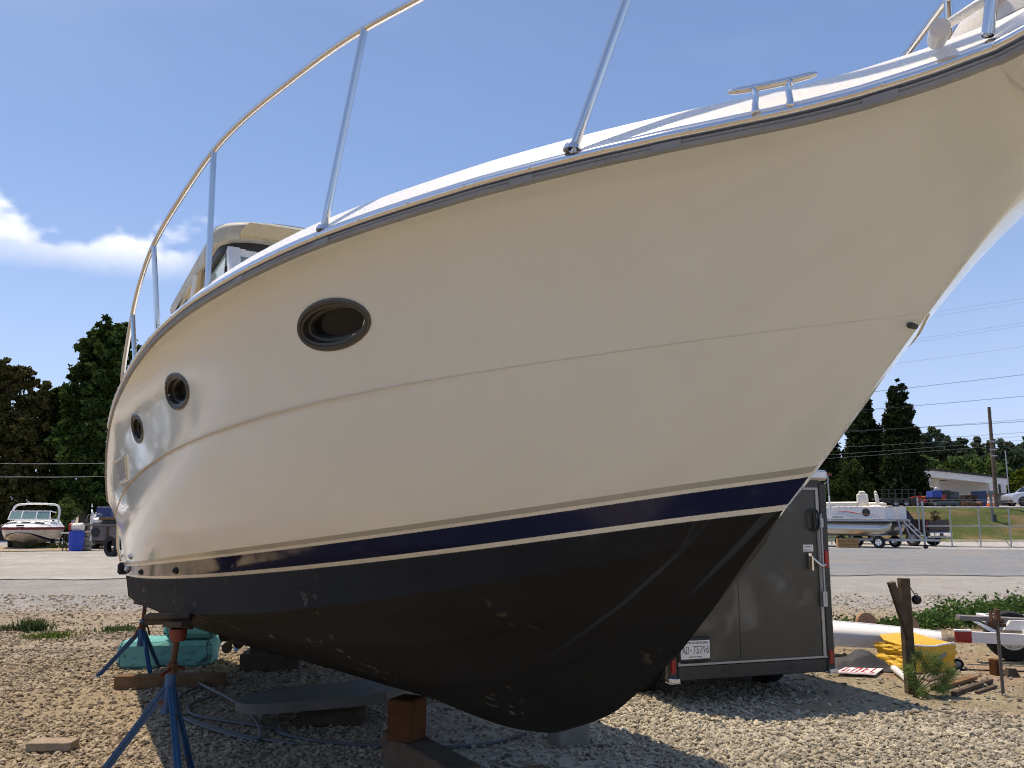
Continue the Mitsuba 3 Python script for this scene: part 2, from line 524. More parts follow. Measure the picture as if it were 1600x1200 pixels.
sk0 = mikit.ply(WM(screw), 'm_stainless', smooth=40)
for k, q in enumerate(np.arange(.55, dd[-1] - 2.5, .215)):
    P = np.array([np.interp(q, dd, star[:, c]) for c in range(3)])
    i = int(np.argmin(((rim - P) ** 2).sum(1)))
    P = P + nrm[i] * .0235 + RZ * .034
    m = place(screw)
    R = np.eye(4)
    z_ = nrm[i]
    x_ = np.cross(RZ, z_)
    R[:3, 0], R[:3, 1], R[:3, 2], R[:3, 3] = x_, RZ, z_, P
    m.apply_transform(R)
    add('screw', WM(m), 'm_stainless', boat, smooth=40)
# vinyl joints: short patches overlapping the rail
for q in (1.12, 1.52, 1.86, 2.62, 3.12):
    i = int(np.argmin(abs(star[:, 0] - q)))
    i0 = len(rim) - len(star) + i
    add('rail_joint', along([(.006, -.0015), (.0150, .0), (.0150, .0195), (.006, .0205)], slice(i0, i0 + 3)), 'm_vinyl', boat, smooth=40)
add('gunwale', along([(-.004, .0226), (-.004, .0592), (-.0005, .0592), (-.003, .0625), (-.052, .122), (-.058, .1245), (-.068, .124), (-.082, .119), (-.11, .113)]),
    'm_deck_white', boat, label='white moulded gunwale edge', smooth=30)
cap0 = along([(-.11, .113)])
inner = rim - .11 * nrm + .113 * RZ
st_in = inner[len(rim) - len(star):].copy()
st_in[:, 1] = np.maximum(st_in[:, 1], 0)
dk = np.stack([st_in * [1, w, 1] + np.array([0, 0, 1]) * (.06 * (1 - w * w) * np.clip(st_in[:, 1:2], 0, 1)) for w in np.linspace(-1, 1, 13)], 1)
add('deck', grid(W(dk)), 'm_deck_white', boat, smooth=True)
# underside of the bow pulpit
pu = star[star[:, 0] < .97]
pl = np.stack([pu * [1, w, 1] - np.array([0, 0, 1]) * (.06 * (1 - w * w) * np.clip((pu[:, :1] - .5) / .45, 0, 1)) for w in np.linspace(-1, 1, 9)], 1)
add('bow_pulpit', grid(W(pl), True), 'm_gelcoat', boat, smooth=True)

# ports
bsdf('m_port_frame', (0.030, 0.028, 0.024), 0.45, 0.0)
bsdf('m_port_edge', (0.085, 0.08, 0.07), 0.4, 0.3)
for k in range(3):
    P, n, ex, ez = port_frame(k)
    a_ = np.linspace(0, 2 * np.pi, 56, endpoint=False)

    def loop(off, depth):
        return P + (PW + off) * np.cos(a_)[:, None] * ex + (PH + off) * np.sin(a_)[:, None] * ez + depth * n
    curve = lambda off, depth: np.array([  # follow the curved side
        (lambda q: q + (surf(q[0], q[2])[0] - q) * [0, 1, 0] + n * depth)(P + (PW + off) * math.cos(w) * ex + (PH + off) * math.sin(w) * ez) for w in a_])
    fr = grid(W(np.stack([curve(.012, -.002), curve(.011, .006), curve(.004, .009), curve(-.006, .008), curve(-.009, .003), curve(-.018, .001), curve(-.020, -.022), curve(-.030, -.026), curve(-.034, -.05)], 0)), closed_v=True)
    pk = add('porthole', fr, 'm_port_frame', boat, label=['oval porthole nearest the bow', 'middle oval porthole', 'oval porthole nearest the stern'][k], smooth=35)
    ed = grid(W(np.stack([curve(.0125, -.001), curve(.0125, .0045), curve(.009, .0075), curve(.0065, .0085)], 0)), closed_v=True)
    add('rim', ed, 'm_port_edge', pk, smooth=40)
    seal = grid(W(np.stack([curve(-.0235, -.024), curve(-.0265, -.0225), curve(-.0295, -.0255)], 0)), closed_v=True)
    add('seal', seal, 'm_port_edge', pk, smooth=40)
    pts_ = loop(-.028, -.046)
    v = np.vstack([pts_, pts_.mean(0)])
    f = np.array([[i, (i + 1) % 56, 56] for i in range(56)])
    add('pane', trimesh.Trimesh(W(v), f, process=False), 'm_dark_glass', pk, smooth=False)

# through-hull fittings low on the quarter, bow eye
def fitting(t, fr_, r, mat, depth=.02):
    s_ = math.sqrt((t - 1.742) / (TS - 1.742))
    p = (L_gtop(np.array([s_])) * (1 - fr_) + L_btop(np.array([s_])) * fr_)[0]
    n = np.array([0, 1.0, -.2])
    n /= np.linalg.norm(n)
    m = lathe([(0, depth), (r * .55, depth), (r * .6, depth * .4), (r, depth * .3), (r, -.01)], 14)
    R = np.eye(4)
    x_ = np.array([1.0, 0, 0])
    R[:3, 0], R[:3, 1], R[:3, 2], R[:3, 3] = x_, np.cross(n, x_), n, p
    m.apply_transform(R)
    return WM(m)


add('drain_fitting', fitting(5.9, .62, .022, 'm_black'), 'm_black', boat, smooth=40)
add('drain_fitting', fitting(7.6, .62, .026, 'm_black'), 'm_black', boat, smooth=40)
add('drain_fitting', fitting(7.9, -.35, .026, 'm_chrome'), 'm_chrome', boat, smooth=40)
add('drain_fitting', fitting(9.3, .45, .03, 'm_chrome'), 'm_chrome', boat, smooth=40)
ey = lathe([(0, .006), (.006, .006), (.008, 0), (.008, -.02)], 14)
m = place(ey, pitch=-90)
m.apply_translation([1.385, .022, 2.07])
add('bow_eye', WM(m), 'm_port_frame', boat, smooth=40)
# side vent near the stern
for (t0, t1, z0, z1) in ((6.55, 7.35, 1.86, 2.02),):
    q = []
    for (t_, z_) in ((t0, z1), (t1, z1), (t1, z0), (t0 + .12, z0)):
        P, n = surf(t_, z_)
        q.append((P, n))
    fr = cat_(*[bar(W(q[i][0] + q[i][1] * .004), W(q[(i + 1) % 4][0] + q[(i + 1) % 4][1] * .004), .018) for i in range(4)])
    vk = add('side_vent', fr, 'm_stripe_pale', boat, label='framed vent on the side near the stern')
    add('louvre', hullpts([W(P + n * o) for P, n in q for o in (-.01, .002)]), 'm_vinyl', vk)

# bow rail
base = [(1.765, .772, 2.547), (2.656, 1.169, 2.54), (3.604, 1.385, 2.511), (4.367, 1.495, 2.479), (4.999, 1.545, 2.444)]
topp = [(1.60, .565, 3.25), (2.575, 1.074, 3.21), (3.62, 1.388, 3.125), (4.37, 1.54, 2.905), (5.05, 1.571, 2.70)]
RAILP = [(.62, .0, 3.28), (.66, .12, 3.28), (.85, .24, 3.28), (1.15, .37, 3.27), (1.60, .565, 3.255), (2.0, .79, 3.25), (2.40, .962, 3.245), (2.575, 1.074, 3.21), (2.98, 1.22, 3.18), (3.62, 1.388, 3.125), (3.93, 1.468, 3.02), (4.37, 1.54, 2.905),
         (4.72, 1.562, 2.82), (5.05, 1.571, 2.70), (5.22, 1.575, 2.58), (5.36, 1.578, 2.47), (5.43, 1.578, 2.38)]
rp = spline(RAILP, 90)
rp[:, 1] = np.maximum(rp[:, 1], .01)
add('bow_rail', WM(tube(rp, .0125, 12)), 'm_stainless', boat, smooth=True, label='stainless top tube of the bow rail')
add('bow_rail', WM(tube(rp * [1, -1, 1], .0125, 12)), 'm_stainless', boat, smooth=True)
for b_, t_ in zip(base, topp):
    for sd in (1, -1):
        A, B = np.array(b_) * [1, sd, 1], np.array(t_) * [1, sd, 1]
        A[2] -= .03
        sk = add('stanchion', WM(tube(np.array([A + (B - A) * w for w in np.linspace(0, 1, 6)]), .0122, 12)), 'm_stainless', boat, smooth=True)
        add('foot', place(WM(place(lathe([(0, .014), (.016, .013), (.022, .004), (.023, -.004)], 14), *(A + [0, 0, .012])))), 'm_chrome', sk, smooth=40)
for A, B in (((.966, .285, 2.555), (.86, .25, 3.19)),):
    for sd in (1, -1):
        A_, B_ = np.array(A) * [1, sd, 1], np.array(B) * [1, sd, 1]
        add('stanchion', WM(tube(np.array([A_ + (B_ - A_) * w for w in np.linspace(0, 1, 6)]), .0122, 12)), 'm_stainless', boat, smooth=True)

# cleats
def cleat(side):
    A, B = np.array([1.363, .529, 2.535]), np.array([1.306, .482, 2.537])
    d = (B - A) / np.linalg.norm(B - A)
    up = np.array([0, 0, 1.0])
    top = .032
    c = (A + B) / 2
    hornp = [c + d * x + up * (top + .004 * (abs(x) / .1) ** 2) for x in np.linspace(-.098, .098, 13)]
    horn = tube(hornp, np.interp(np.linspace(-1, 1, 13), [-1, -.85, 0, .85, 1], [.0045, .008, .0095, .008, .0045]), 12)
    legs = []
    for q in (-.036, .036):
        P = [c + d * (q * 1.0) + up * -.03, c + d * q + up * .004, c + d * q * 1.0 + up * .018, c + d * q * 1.18 + up * top]
        legs.append(tube(spline(P, 12), np.interp(np.linspace(0, 1, 12), [0, .3, .6, 1], [.011, .0075, .007, .009]), 12))
    ms = [horn] + legs
    out = []
    for m in ms:
        m = m.copy()
        m.vertices = np.array(m.vertices) * [1, side, 1]
        if side < 0:
            m.invert()
        out.append(m)
    return WM(cat_(*out))


add('cleat', cleat(1), 'm_chrome', boat, label='polished mooring cleat on the starboard bow', smooth=True)
add('cleat', cleat(-1), 'm_chrome', boat, smooth=True)

# windlass in a white plastic housing
bsdf('m_windlass', (0.62, 0.61, 0.585), 0.42)
wl = add('windlass', WM(place(lathe([(0, .034), (.014, .0335), (.018, .030), (.0195, .012), (.0195, -.05), (0, -.052)], 28), 1.045, .325, 2.585, yaw=40, pitch=80)), 'm_windlass', boat, smooth=40, label='white anchor windlass on the foredeck')
hs = []
for (t_, w_, h_) in ((1.14, .025, .045), (1.09, .05, .075), (1.0, .065, .105), (.9, .07, .12), (.8, .06, .085), (.74, .05, .12), (.66, .03, .1)):
    hs.append([(t_, -w_, 2.57), (t_, w_, 2.57), (t_, w_ * .95, 2.57 + h_ * .6), (t_, w_ * .5, 2.57 + h_), (t_, -w_ * .5, 2.57 + h_), (t_, -w_ * .95, 2.57 + h_ * .6)])
hs = np.array(hs)
hs[:, :, 1] += .14
hs[:, :, 2] += .055
add('housing', WM(rings(hs)), 'm_windlass', wl, smooth=50)
add('lever', WM(tube([(1.0, .21, 2.665), (.985, .216, 2.70)], .006, 8)), 'm_black', wl)
add('arm', WM(tube([(1.10, .22, 2.665), (1.02, .225, 2.67), (.97, .22, 2.672)], .011, 10)), 'm_windlass', wl, smooth=True)

# cabin: trunk, windshield, hardtop with curtains
bsdf('m_hardtop', mikit.proc(lambda p, n, uv: mix((0.42, 0.415, 0.36), (0.31, 0.305, 0.25), smoothstep(.35, .75, fbm(p.x * 4, p.y * 4, p.z * 14, 4)))), 0.6)
bsdf('m_hardtop_panel', mikit.proc(lambda p, n, uv: mix((0.52, 0.42, 0.25), (0.46, 0.36, 0.20), fbm(p.x * 9, p.y * 9, p.z * 9, 3))), 0.7)
bsdf('m_frame_white', (0.66, 0.68, 0.70), 0.3)
TW = 1.24


def plan(t0, t1, w, r, z, k=9):
    """rounded plan outline of the cabin front, from starboard aft round the front to port aft"""
    a_ = np.linspace(0, np.pi / 2, k)
    p = [(t1, w, z)] + [(t0 + r - r * math.sin(x), w - r + r * math.cos(x), z) for x in a_]
    p += [(t, -y, z_) for t, y, z_ in p[::-1]]
    return p


def shell(levels):
    return WM(rings([plan(*l) for l in levels]))


add('cabin_trunk', shell([(3.9, 8.6, 1.20, .3, 2.25), (4.05, 8.6, 1.18, .3, 2.70), (4.15, 8.6, 1.15, .3, 2.74)]), 'm_deck_white', boat, smooth=40)
ht = add('hardtop', shell([(4.44, 6.3, 1.19, .16, 2.985), (4.34, 6.35, TW, .2, 2.995), (4.31, 6.4, TW + .01, .2, 3.05), (4.33, 6.4, TW, .22, 3.085), (4.40, 6.4, TW - .05, .3, 3.118), (4.55, 6.3, TW - .2, .35, 3.135), (5.0, 6.0, .6, .3, 3.15)]),
    'm_hardtop', boat, label='weathered off-white hardtop over the cabin', smooth=45)
add('front_panel', WM(rings([[(4.30 + .0, s_ * 1.14, z_) for s_, z_ in ((-1, 2.998), (1, 2.998), (1.0, 3.03), (.97, 3.068), (-.97, 3.068), (-1.0, 3.03))], [(4.38, s_ * 1.14, z_) for s_, z_ in ((-1, 2.998), (1, 2.998), (1.0, 3.03), (.97, 3.068), (-.97, 3.068), (-1.0, 3.03))]])), 'm_hardtop_panel', ht, label='beige front panel of the hardtop')
add('gasket', shell([(4.45, 6.2, 1.185, .15, 2.945), (4.385, 6.3, 1.215, .18, 2.95), (4.385, 6.3, 1.215, .18, 2.99), (4.45, 6.2, 1.19, .15, 2.99)]), 'm_black', boat, smooth=40)
ws = thing('motor_boat__windshield', None, None) if False else num('windshield', boat)
labels[ws] = {'label': 'framed windshield under the hardtop'}
WF = lambda y, z: np.array([4.42 - (2.95 - z) * .55, y, z])           # raked front plane
WSD = lambda t, z: np.array([t, 1.195 + (2.95 - z) * .02, z])          # starboard side plane
bars = []
for y in (-1.16, -.4, .4, 1.16):
    bars.append(bar(WF(y, 2.73), WF(y, 2.95), .06, .045))
for z_ in (2.935, 2.745):
    bars.append(bar(WF(-1.16, z_), WF(1.16, z_), .028, .04))
for sd in (1, -1):
    m_ = [1, sd, 1]
    for z_ in (2.935, 2.745):
        bars.append(bar(WF(1.16, z_) * m_, WSD(5.5, z_) * m_, .02, .03))
    for t_ in (4.93, 5.5):
        bars.append(bar(WSD(t_, 2.73) * m_, WSD(t_, 2.95) * m_, .04, .03))
add('frame', cat_(*[WM(b_) for b_ in bars]), 'm_frame_white', ws)
gv = lambda P: trimesh.Trimesh(W(np.array(P)), [[0, 1, 2], [0, 2, 3]], process=False)
bsdf('m_tint', (0.20, 0.30, 0.28), 0.08, 0, 0.6)
for y0, y1 in ((-1.14, -.42), (-.38, .38), (.42, 1.14)):
    add('pane', gv([WF(y0, 2.75), WF(y1, 2.75), WF(y1, 2.93), WF(y0, 2.93)]), 'm_tint', ws, smooth=False)
for sd in (1, -1):
    add('pane', gv([WSD(4.42, 2.75) * [1, sd, 1], WSD(5.5, 2.75) * [1, sd, 1], WSD(5.5, 2.93) * [1, sd, 1], WSD(4.42, 2.93) * [1, sd, 1]]), 'm_tint', ws, smooth=False)
cv = [(4.98, 1.225, 2.97), (5.22, 1.262, 2.91), (5.28, 1.27, 2.28), (4.98, 1.235, 2.28)]
add('side_curtain', hullpts([W(np.array(p) + [0, o, 0]) for p in cv for o in (-.012, .012)]), 'm_tan_cloth', boat, label='tan canvas curtain at the cabin side')
add('side_curtain', hullpts([W(np.array(p) * [1, -1, 1] + [0, o, 0]) for p in cv for o in (-.012, .012)]), 'm_tan_cloth', boat)
add('curtain_post', WM(tube([(5.0, 1.26, 2.95), (5.2, 1.30, 2.3)], .014, 8)), 'm_frame_white', boat, smooth=True)

# running gear: shaft, propeller, rudder, swim platform
bsdf('m_bronze', (0.10, 0.075, 0.045), 0.5, 0.5)
add('propeller_shaft', WM(tube([(7.6, .22, .50), (9.1, .22, .385)], .02, 10)), 'm_bronze', boat, smooth=True)
blades = []
for k in range(4):
    w_ = k * math.pi / 2 + .5
    c_, s_ = math.cos(w_), math.sin(w_)
    pr = []
    for r_, cw in ((.03, .03), (.09, .07), (.16, .085), (.21, .05), (.225, .01)):
        pr += [(9.12 + .25 * cw * q_ * .6, .22 + .6 * (c_ * r_ - s_ * cw * q_), .38 + .6 * (s_ * r_ + c_ * cw * q_)) for q_ in (-1, 1)]
    blades.append(hullpts([np.array(p) + [o, 0, 0] for p in pr for o in (-.005, .005)]))
add('propeller', WM(cat_(*blades, tube([(9.05, .22, .388), (9.18, .22, .375)], .024, 12))), 'm_bronze', boat, label='dark bronze propeller under the stern', smooth=30)
add('rudder', WM(hullpts([(9.3, -.2 + o, .5) for o in (-.02, .02)] + [(9.55, -.2 + o, .5) for o in (-.01, .01)] + [(9.32, -.2 + o, .3) for o in (-.02, .02)] + [(9.5, -.2 + o, .3) for o in (-.01, .01)])), 'm_bronze', boat)
add('swim_platform', WM(box2(9.6, 10.25, -1.15, 1.1, 1.02, 1.08, .02)), 'm_deck_white', boat, label='swim platform at the stern')
add('stern_ladder', cat_(*[WM(tube(p, .016, 8)) for p in ([(9.64, 1.30, 1.70), (9.66, 1.28, 1.3), (9.68, 1.24, 1.15)], [(9.9, 1.24, 1.2), (9.66, 1.24, 1.2)])]), 'm_stainless', boat, smooth=True)
add('exhaust_flap', WM(box2(9.58, 9.66, 1.12, 1.27, 1.02, 1.14, .02)), 'm_rubber', boat)

# ---------------------------------------------------------------- roads, grass, loose stones


def sheet(name, poly, z, mat, step=1.2, **kw):
    """a ground sheet over a polygon, following the terrain"""
    from shapely.geometry import Polygon
    pg = Polygon(poly)
    m = trimesh.creation.extrude_polygon(pg, .01, engine='earcut')
    v, f = trimesh.creation.triangulate_polygon(pg, engine='earcut')
    m = trimesh.Trimesh(np.c_[v, np.zeros(len(v))], f)
    m = m.subdivide_to_size(step * 2.5, max_iter=12)
    v = np.array(m.vertices)
    v[:, 2] = terrain(v[:, 0], v[:, 1]) + z
    return add(name, trimesh.Trimesh(v, m.faces, process=False), mat, smooth=True, **kw)


def asphalt_colour(p, n, uv):
    a = fbm(p.x * .35, p.y * .9, 0.0, 3)
    b = fbm(p.x * 5, p.y * 5, 0.0, 2)
    c = mix((0.145, 0.15, 0.152), (0.20, 0.206, 0.208), a) * (.85 + .3 * b)
    return mix(c, (0.24, 0.20, 0.145), smoothstep(.55, .8, fbm(p.x * .5 + 9, p.y * 1.4, 0.0, 3)) * .55)


bsdf('m_asphalt', mikit.proc(asphalt_colour), 0.9, 0, 0.2)
edge = lambda x: .22 * math.sin(x * 1.3) + .14 * math.sin(x * 3.1 + 1)
near_edge = [(x, 24.0 - .02 * x + edge(x)) for x in np.arange(-3, 46, 1.0)]
far_edge = [(x, 43.6 - .36 * (x - 18) + .8 * edge(x * .7)) for x in np.arange(45, -4, -1.0)]
sheet('asphalt_road', near_edge + far_edge, .02, 'm_asphalt', kind='structure', label='grey asphalt drive on the right')


def drive_colour(p, n, uv):
    a = fbm(p.x * .30, p.y * .8, 3.0, 3)
    b = fbm(p.x * 3.5, p.y * 3.5, 0.0, 3)
    c = mix((0.27, 0.25, 0.215), (0.36, 0.34, 0.295), a)
    return c * (.8 + .4 * b)


bsdf('m_drive', mikit.proc(drive_colour), 0.95, 0, 0.1)
ln = [(x, 22.2 + .13 * (x + 13) + edge(x)) for x in np.arange(-70, -3, 1.0)]
lf = [(x, 37.2 + .3 * (x + 20) * 0 + 4 * max(0, (x + 26) / 9.0) ** 1.0 * (x > -26) + edge(x)) for x in np.arange(-4, -71, -1.0)]
lf = [(x, min(y, 50)) for x, y in lf]
sheet('packed_drive', ln + lf, .02, 'm_drive', kind='structure', label='packed grey gravel drive on the left')


def grass_colour(p, n, uv):
    a = fbm(p.x * .45, p.y * .6, p.z, 3)
    b = fbm(p.x * 3, p.y * 3, p.z * 6, 3)
    c = mix((0.055, 0.072, 0.020), (0.105, 0.125, 0.042), b)
    return mix(c, (0.20, 0.135, 0.07), smoothstep(.42, .70, a) * .8)


bsdf('m_grass', mikit.proc(grass_colour), 0.95, 0, 0.1)
sheet('grass_bank', [(8, 55.2), (140, 57.5), (140, 64.5), (8, 63.0)], .03, 'm_grass', step=.5, kind='structure', label='grass bank with bare red patches')


def verge_colour(p, n, uv):
    return mix((0.26, 0.20, 0.13), (0.36, 0.30, 0.21), fbm(p.x * 1.5, p.y * 1.5, 0.0, 4))


bsdf('m_sand', mikit.proc(verge_colour), 0.95, 0, 0.1)
sheet('sandy_verge', [(-70, 37.6), (-26, 38.2), (-20, 40.6), (-16, 44), (-14, 48), (-22, 49.5), (-30, 43.5), (-70, 41.5)], .03, 'm_sand', kind='structure', label='pale sandy strip along the drive')

rng = np.random.default_rng(7)


def stones(x0, x1, y0, y1, per_m2, smin, smax, seed, keepfn=None):
    r = np.random.default_rng(seed)
    n = int((x1 - x0) * (y1 - y0) * per_m2)
    x, y = r.uniform(x0, x1, n), r.uniform(y0, y1, n)
    k = (abs(x) < .64 * y + .25)
    if keepfn is not None:
        k &= keepfn(x, y, r)
    x, y = x[k], y[k]
    n = len(x)
    ico = trimesh.creation.icosahedron()
    bv, bf = np.array(ico.vertices), np.array(ico.faces)
    s = r.uniform(0, 1, n) ** 2.2 * (smax - smin) + smin
    V = bv[None] * (1 + r.uniform(-.32, .32, (n, 12, 1))) + r.uniform(-.12, .12, (n, 12, 3))
    V = V * s[:, None, None] * np.stack([r.uniform(.8, 1.35, n), r.uniform(.6, 1.0, n), r.uniform(.38, .7, n)], -1)[:, None]
    a = r.uniform(0, 2 * np.pi, n)
    c_, s_ = np.cos(a)[:, None], np.sin(a)[:, None]
    tilt = r.uniform(-.5, .5, n)[:, None]
    Z = V[..., 2] + tilt * V[..., 0]
    X, Y = V[..., 0] * c_ - V[..., 1] * s_, V[..., 0] * s_ + V[..., 1] * c_
    z0 = .03 * (meshkit.fbm(np.stack([x * .8, y * .8, 0 * x], -1), 3) - .5) + s * r.uniform(.15, .65, n)
    P = np.stack([X + x[:, None], Y + y[:, None], Z + z0[:, None]], -1).reshape(-1, 3)
    F = (bf[None] + (np.arange(n) * 12)[:, None, None]).reshape(-1, 3)
    tone = r.uniform(.66, 1.22, n)
    warm = r.uniform(0, 1, n)
    patch = meshkit.fbm(np.stack([x * .7, y * .7, 0 * x + 4], -1), 3)
    grey = np.clip((x + .9) / 1.4, 0, 1)[:, None]
    ctan = 1.02 * np.array([.37, .295, .195])[None] * (1 - warm[:, None] * .25) + warm[:, None] * .25 * np.array([.31, .28, .24])
    cgrey = 1.0 * np.array([.43, .385, .29])[None] * (1 - warm[:, None] * .3) + warm[:, None] * .3 * np.array([.31, .29, .24])
    col = (ctan * (1 - grey) + cgrey * grey) * (tone * (.78 + .45 * patch))[:, None]
    dark = r.uniform(0, 1, n) < .06
    col[dark] *= .45
    return P, F, np.repeat(np.clip(col, .02, .8), 12, axis=0)


def right_dirt(x, y, r):
    thin = meshkit.fbm(np.stack([x * .55, y * .8, 0 * x + 9], -1), 4)
    bare = np.clip((thin - .56) / .10, 0, 1) * .75 * np.clip((1.5 - x) / 1, 0.25, 1)
    d = np.clip((x - 1.8 + .3 * np.sin(y * 2)) / .9, 0, 1) * np.clip((y - 7.05 + .1 * (x - 4) + .15 * np.sin(x * 3)) / .4, 0, 1)
    return r.uniform(0, 1, len(x)) > np.maximum(d * .93, bare)


sets = [stones(-5.2, 5.4, 4.6, 6.6, 2100, .0075, .026, 1, right_dirt), stones(-6.4, 6, 6.6, 9.2, 1450, .009, .028, 2, right_dirt),
        stones(-8.5, 8, 9.2, 12.5, 480, .012, .032, 3, right_dirt), stones(-11, 11, 12.5, 18, 75, .012, .032, 4)]
off, PP, FF, CC = 0, [], [], []
for P, F, C in sets:
    PP.append(P)
    FF.append(F + off)
    CC.append(C)
    off += len(P)
add('gravel', trimesh.Trimesh(np.vstack(PP), np.vstack(FF), process=False), 'm_vertex_matte', smooth=False, color=np.vstack(CC), kind='stuff', label='loose crushed stone spread over the yard')

# ---------------------------------------------------------------- foliage
scene['m_leaf'] = dict(type='principledthin', base_color={'type': 'mesh_attribute', 'name': 'vertex_color'}, roughness=0.55, diff_trans=0.55, spec_trans=0.0)
bsdf('m_bark', mikit.proc(lambda p, n, uv: mix((0.055, 0.042, 0.03), (0.13, 0.105, 0.08), fbm(p.x * 6, p.y * 6, p.z * 1.5, 4))), 0.95, 0, 0.1)


def leaves(lobes, n, size, tint, seed, flat=.25, var=.35, shell=.55, long=1.0, reach=1.08, tight=.30):
    """n folded leaf cards in and around ellipsoid lobes (x, y, z, rx, ry, rz); clumped so that light and sky come through"""
    r = np.random.default_rng(seed)
    L = np.array(lobes, float)
    w = (L[:, 3] * L[:, 4] * L[:, 5]) ** (2 / 3.)
    # clumps inside lobes
    nc = max(len(L) * 6, int(n / 26))
    li = r.choice(len(L), nc, p=w / w.sum())
    d = r.normal(size=(nc, 3))
    d /= np.linalg.norm(d, axis=1, keepdims=True)
    rad = r.uniform(shell, reach, nc)[:, None]
    cc = L[li, :3] + d * rad * L[li, 3:]
    cr = tight * L[li, 3:].mean(1) * r.uniform(.6, 1.3, nc)
    k = r.integers(0, nc, n)
    p = cc[k] + r.normal(size=(n, 3)) * cr[k][:, None] * np.array([.6, .6, .45])
    nrm = r.normal(size=(n, 3)) + np.array([0, 0, .9])
    nrm /= np.linalg.norm(nrm, axis=1, keepdims=True)
    a = np.cross(nrm, r.normal(size=(n, 3)))
    a /= np.linalg.norm(a, axis=1, keepdims=True)
    b = np.cross(nrm, a)
    s = size * r.uniform(.6, 1.35, n)[:, None]
    V = np.stack([p - a * s * long, p + b * s * .55 + nrm * s * flat, p + a * s * long, p - b * s * .55 + nrm * s * flat], 1)
    F = np.array([[0, 1, 2], [0, 2, 3]])
    F = (F[None] + (np.arange(n) * 4)[:, None, None]).reshape(-1, 3)
    tone = (1 + r.uniform(-var, var, nc))[k] * (1 + r.uniform(-.2, .2, n))
    yel = r.uniform(0, 1, nc)[k]
    col = np.array(tint)[None] * tone[:, None] * (1 + yel[:, None] * np.array([.30, .10, -.1]))
    return trimesh.Trimesh(V.reshape(-1, 3), F, process=False), np.repeat(np.clip(col, .004, .9), 4, axis=0)


def limbs(base, tops, r0, seed):
    rr = np.random.default_rng(seed)
    base = np.array(base, float)
    ms = []
    for q in tops:
        q = np.array(q, float)
        m1 = base + (q - base) * [.25, .25, .5] + rr.normal(size=3) * .15
        P = spline([base, m1, q], 9)
        ms.append(tube(P, np.linspace(r0 * .7, r0 * .15, 9), 7))
    return cat_(*ms)


def tree(name, label, cat, base, lobes, n, size, tint, seed, trunk_r=.25, group=None, **kw):
    t = thing(name, label, cat, group)
    L = np.array(lobes, float)
    L = np.c_[L[:, 0] + base[0], L[:, 1] + base[1], L[:, 2] + base[2], L[:, 3:]]
    m, c = leaves(L, n, size, tint, seed, **kw)
    add('crown', m, 'm_leaf', t, smooth=False, color=c)
    top = L[L[:, 2].argmax(), :3]
    P = spline([np.array(base) - [0, 0, .2], np.array(base) + (top - base) * [.3, .3, .45], top - [0, 0, .3]], 12)
    tr = tube(P, np.linspace(trunk_r, trunk_r * .18, 12), 9)
    pick = np.random.default_rng(seed + 1).choice(len(L), min(6, len(L)), replace=False)
    h = L[:, 2].max() - base[2]
    add('trunk', cat_(tr, limbs(np.array(base) + [0, 0, h * .3], L[pick, :3], trunk_r, seed)), 'm_bark', t, smooth=True)
    return t


def from_px(lst, x0, scale, zpx, depth=1.0, seed=0):
    """lobe list given as (dx, height, r) in a drawing unit -> metres about the trunk"""
    r = np.random.default_rng(seed)
    return [((x - x0) * scale, r.uniform(-1, 1) * 20 * scale * depth, (zpx - y) * scale, q * scale, q * scale * 1.15, q * scale * .85) for x, y, q in lst]


T1 = from_px([(158, 512, 18), (138, 525, 17), (176, 520, 19), (122, 543, 18), (150, 550, 26), (185, 552, 26), (116, 580, 16), (145, 590, 28), (178, 595, 30), (125, 618, 20), (110, 636, 16), (155, 635, 32), (188, 640, 28),
              (130, 665, 26), (165, 685, 32), (104, 690, 20), (140, 720, 30), (172, 730, 28), (110, 740, 20), (150, 770, 30), (180, 775, 25), (120, 790, 18)], 140, .0433, 843, 1, 1)
tree('tall_tree', 'tall dark green tree, the highest left of the boat', 'tree', (-28.6, 58, 0), T1, 24000, .21, (0.054, 0.094, 0.028), 11, .4, reach=1.28, tight=.22, var=.5)
T2 = from_px([(10, 583, 20), (30, 590, 18), (50, 605, 14), (-15, 600, 25), (15, 625, 26), (45, 637, 20), (-12, 660, 30), (30, 665, 28), (62, 668, 18), (10, 705, 30), (45, 712, 26), (-15, 742, 30), (25, 757, 28), (55, 765, 20), (30, 800, 24), (0, 800, 24), (60, 800, 18)], 20, .0433, 843, 1, 2)
tree('broad_tree', 'broad olive brown tree at the far left edge', 'tree', (-33.9, 58, 0), T2, 21000, .20, (0.092, 0.098, 0.04), 12, .4, reach=1.25, tight=.22, var=.5)
T3 = from_px([(75, 622, 14), (95, 614, 9), (60, 642, 16), (90, 645, 18), (110, 652, 13), (75, 675, 24), (102, 685, 20), (65, 715, 24), (97, 725, 22), (75, 762, 24), (107, 765, 18), (85, 800, 22)], 85, .0455, 841, 1, 3)
tree('mid_tree', 'mid green tree between the tall tree and the olive one', 'tree', (-32.4, 61, 0), T3, 16000, .20, (0.070, 0.10, 0.034), 13, .3, reach=1.25, tight=.22, var=.5)
T4 = from_px([(85, 788, 10), (96, 800, 13), (78, 810, 12), (90, 822, 14), (70, 836, 11), (104, 836, 12)], 86, .035, 852, .5, 4)
tree('shrub', 'light green shrub behind the white cuddy boat', 'shrub', (-24.6, 47.5, 0), T4, 5000, .10, (0.09, 0.13, 0.04), 14, .06)
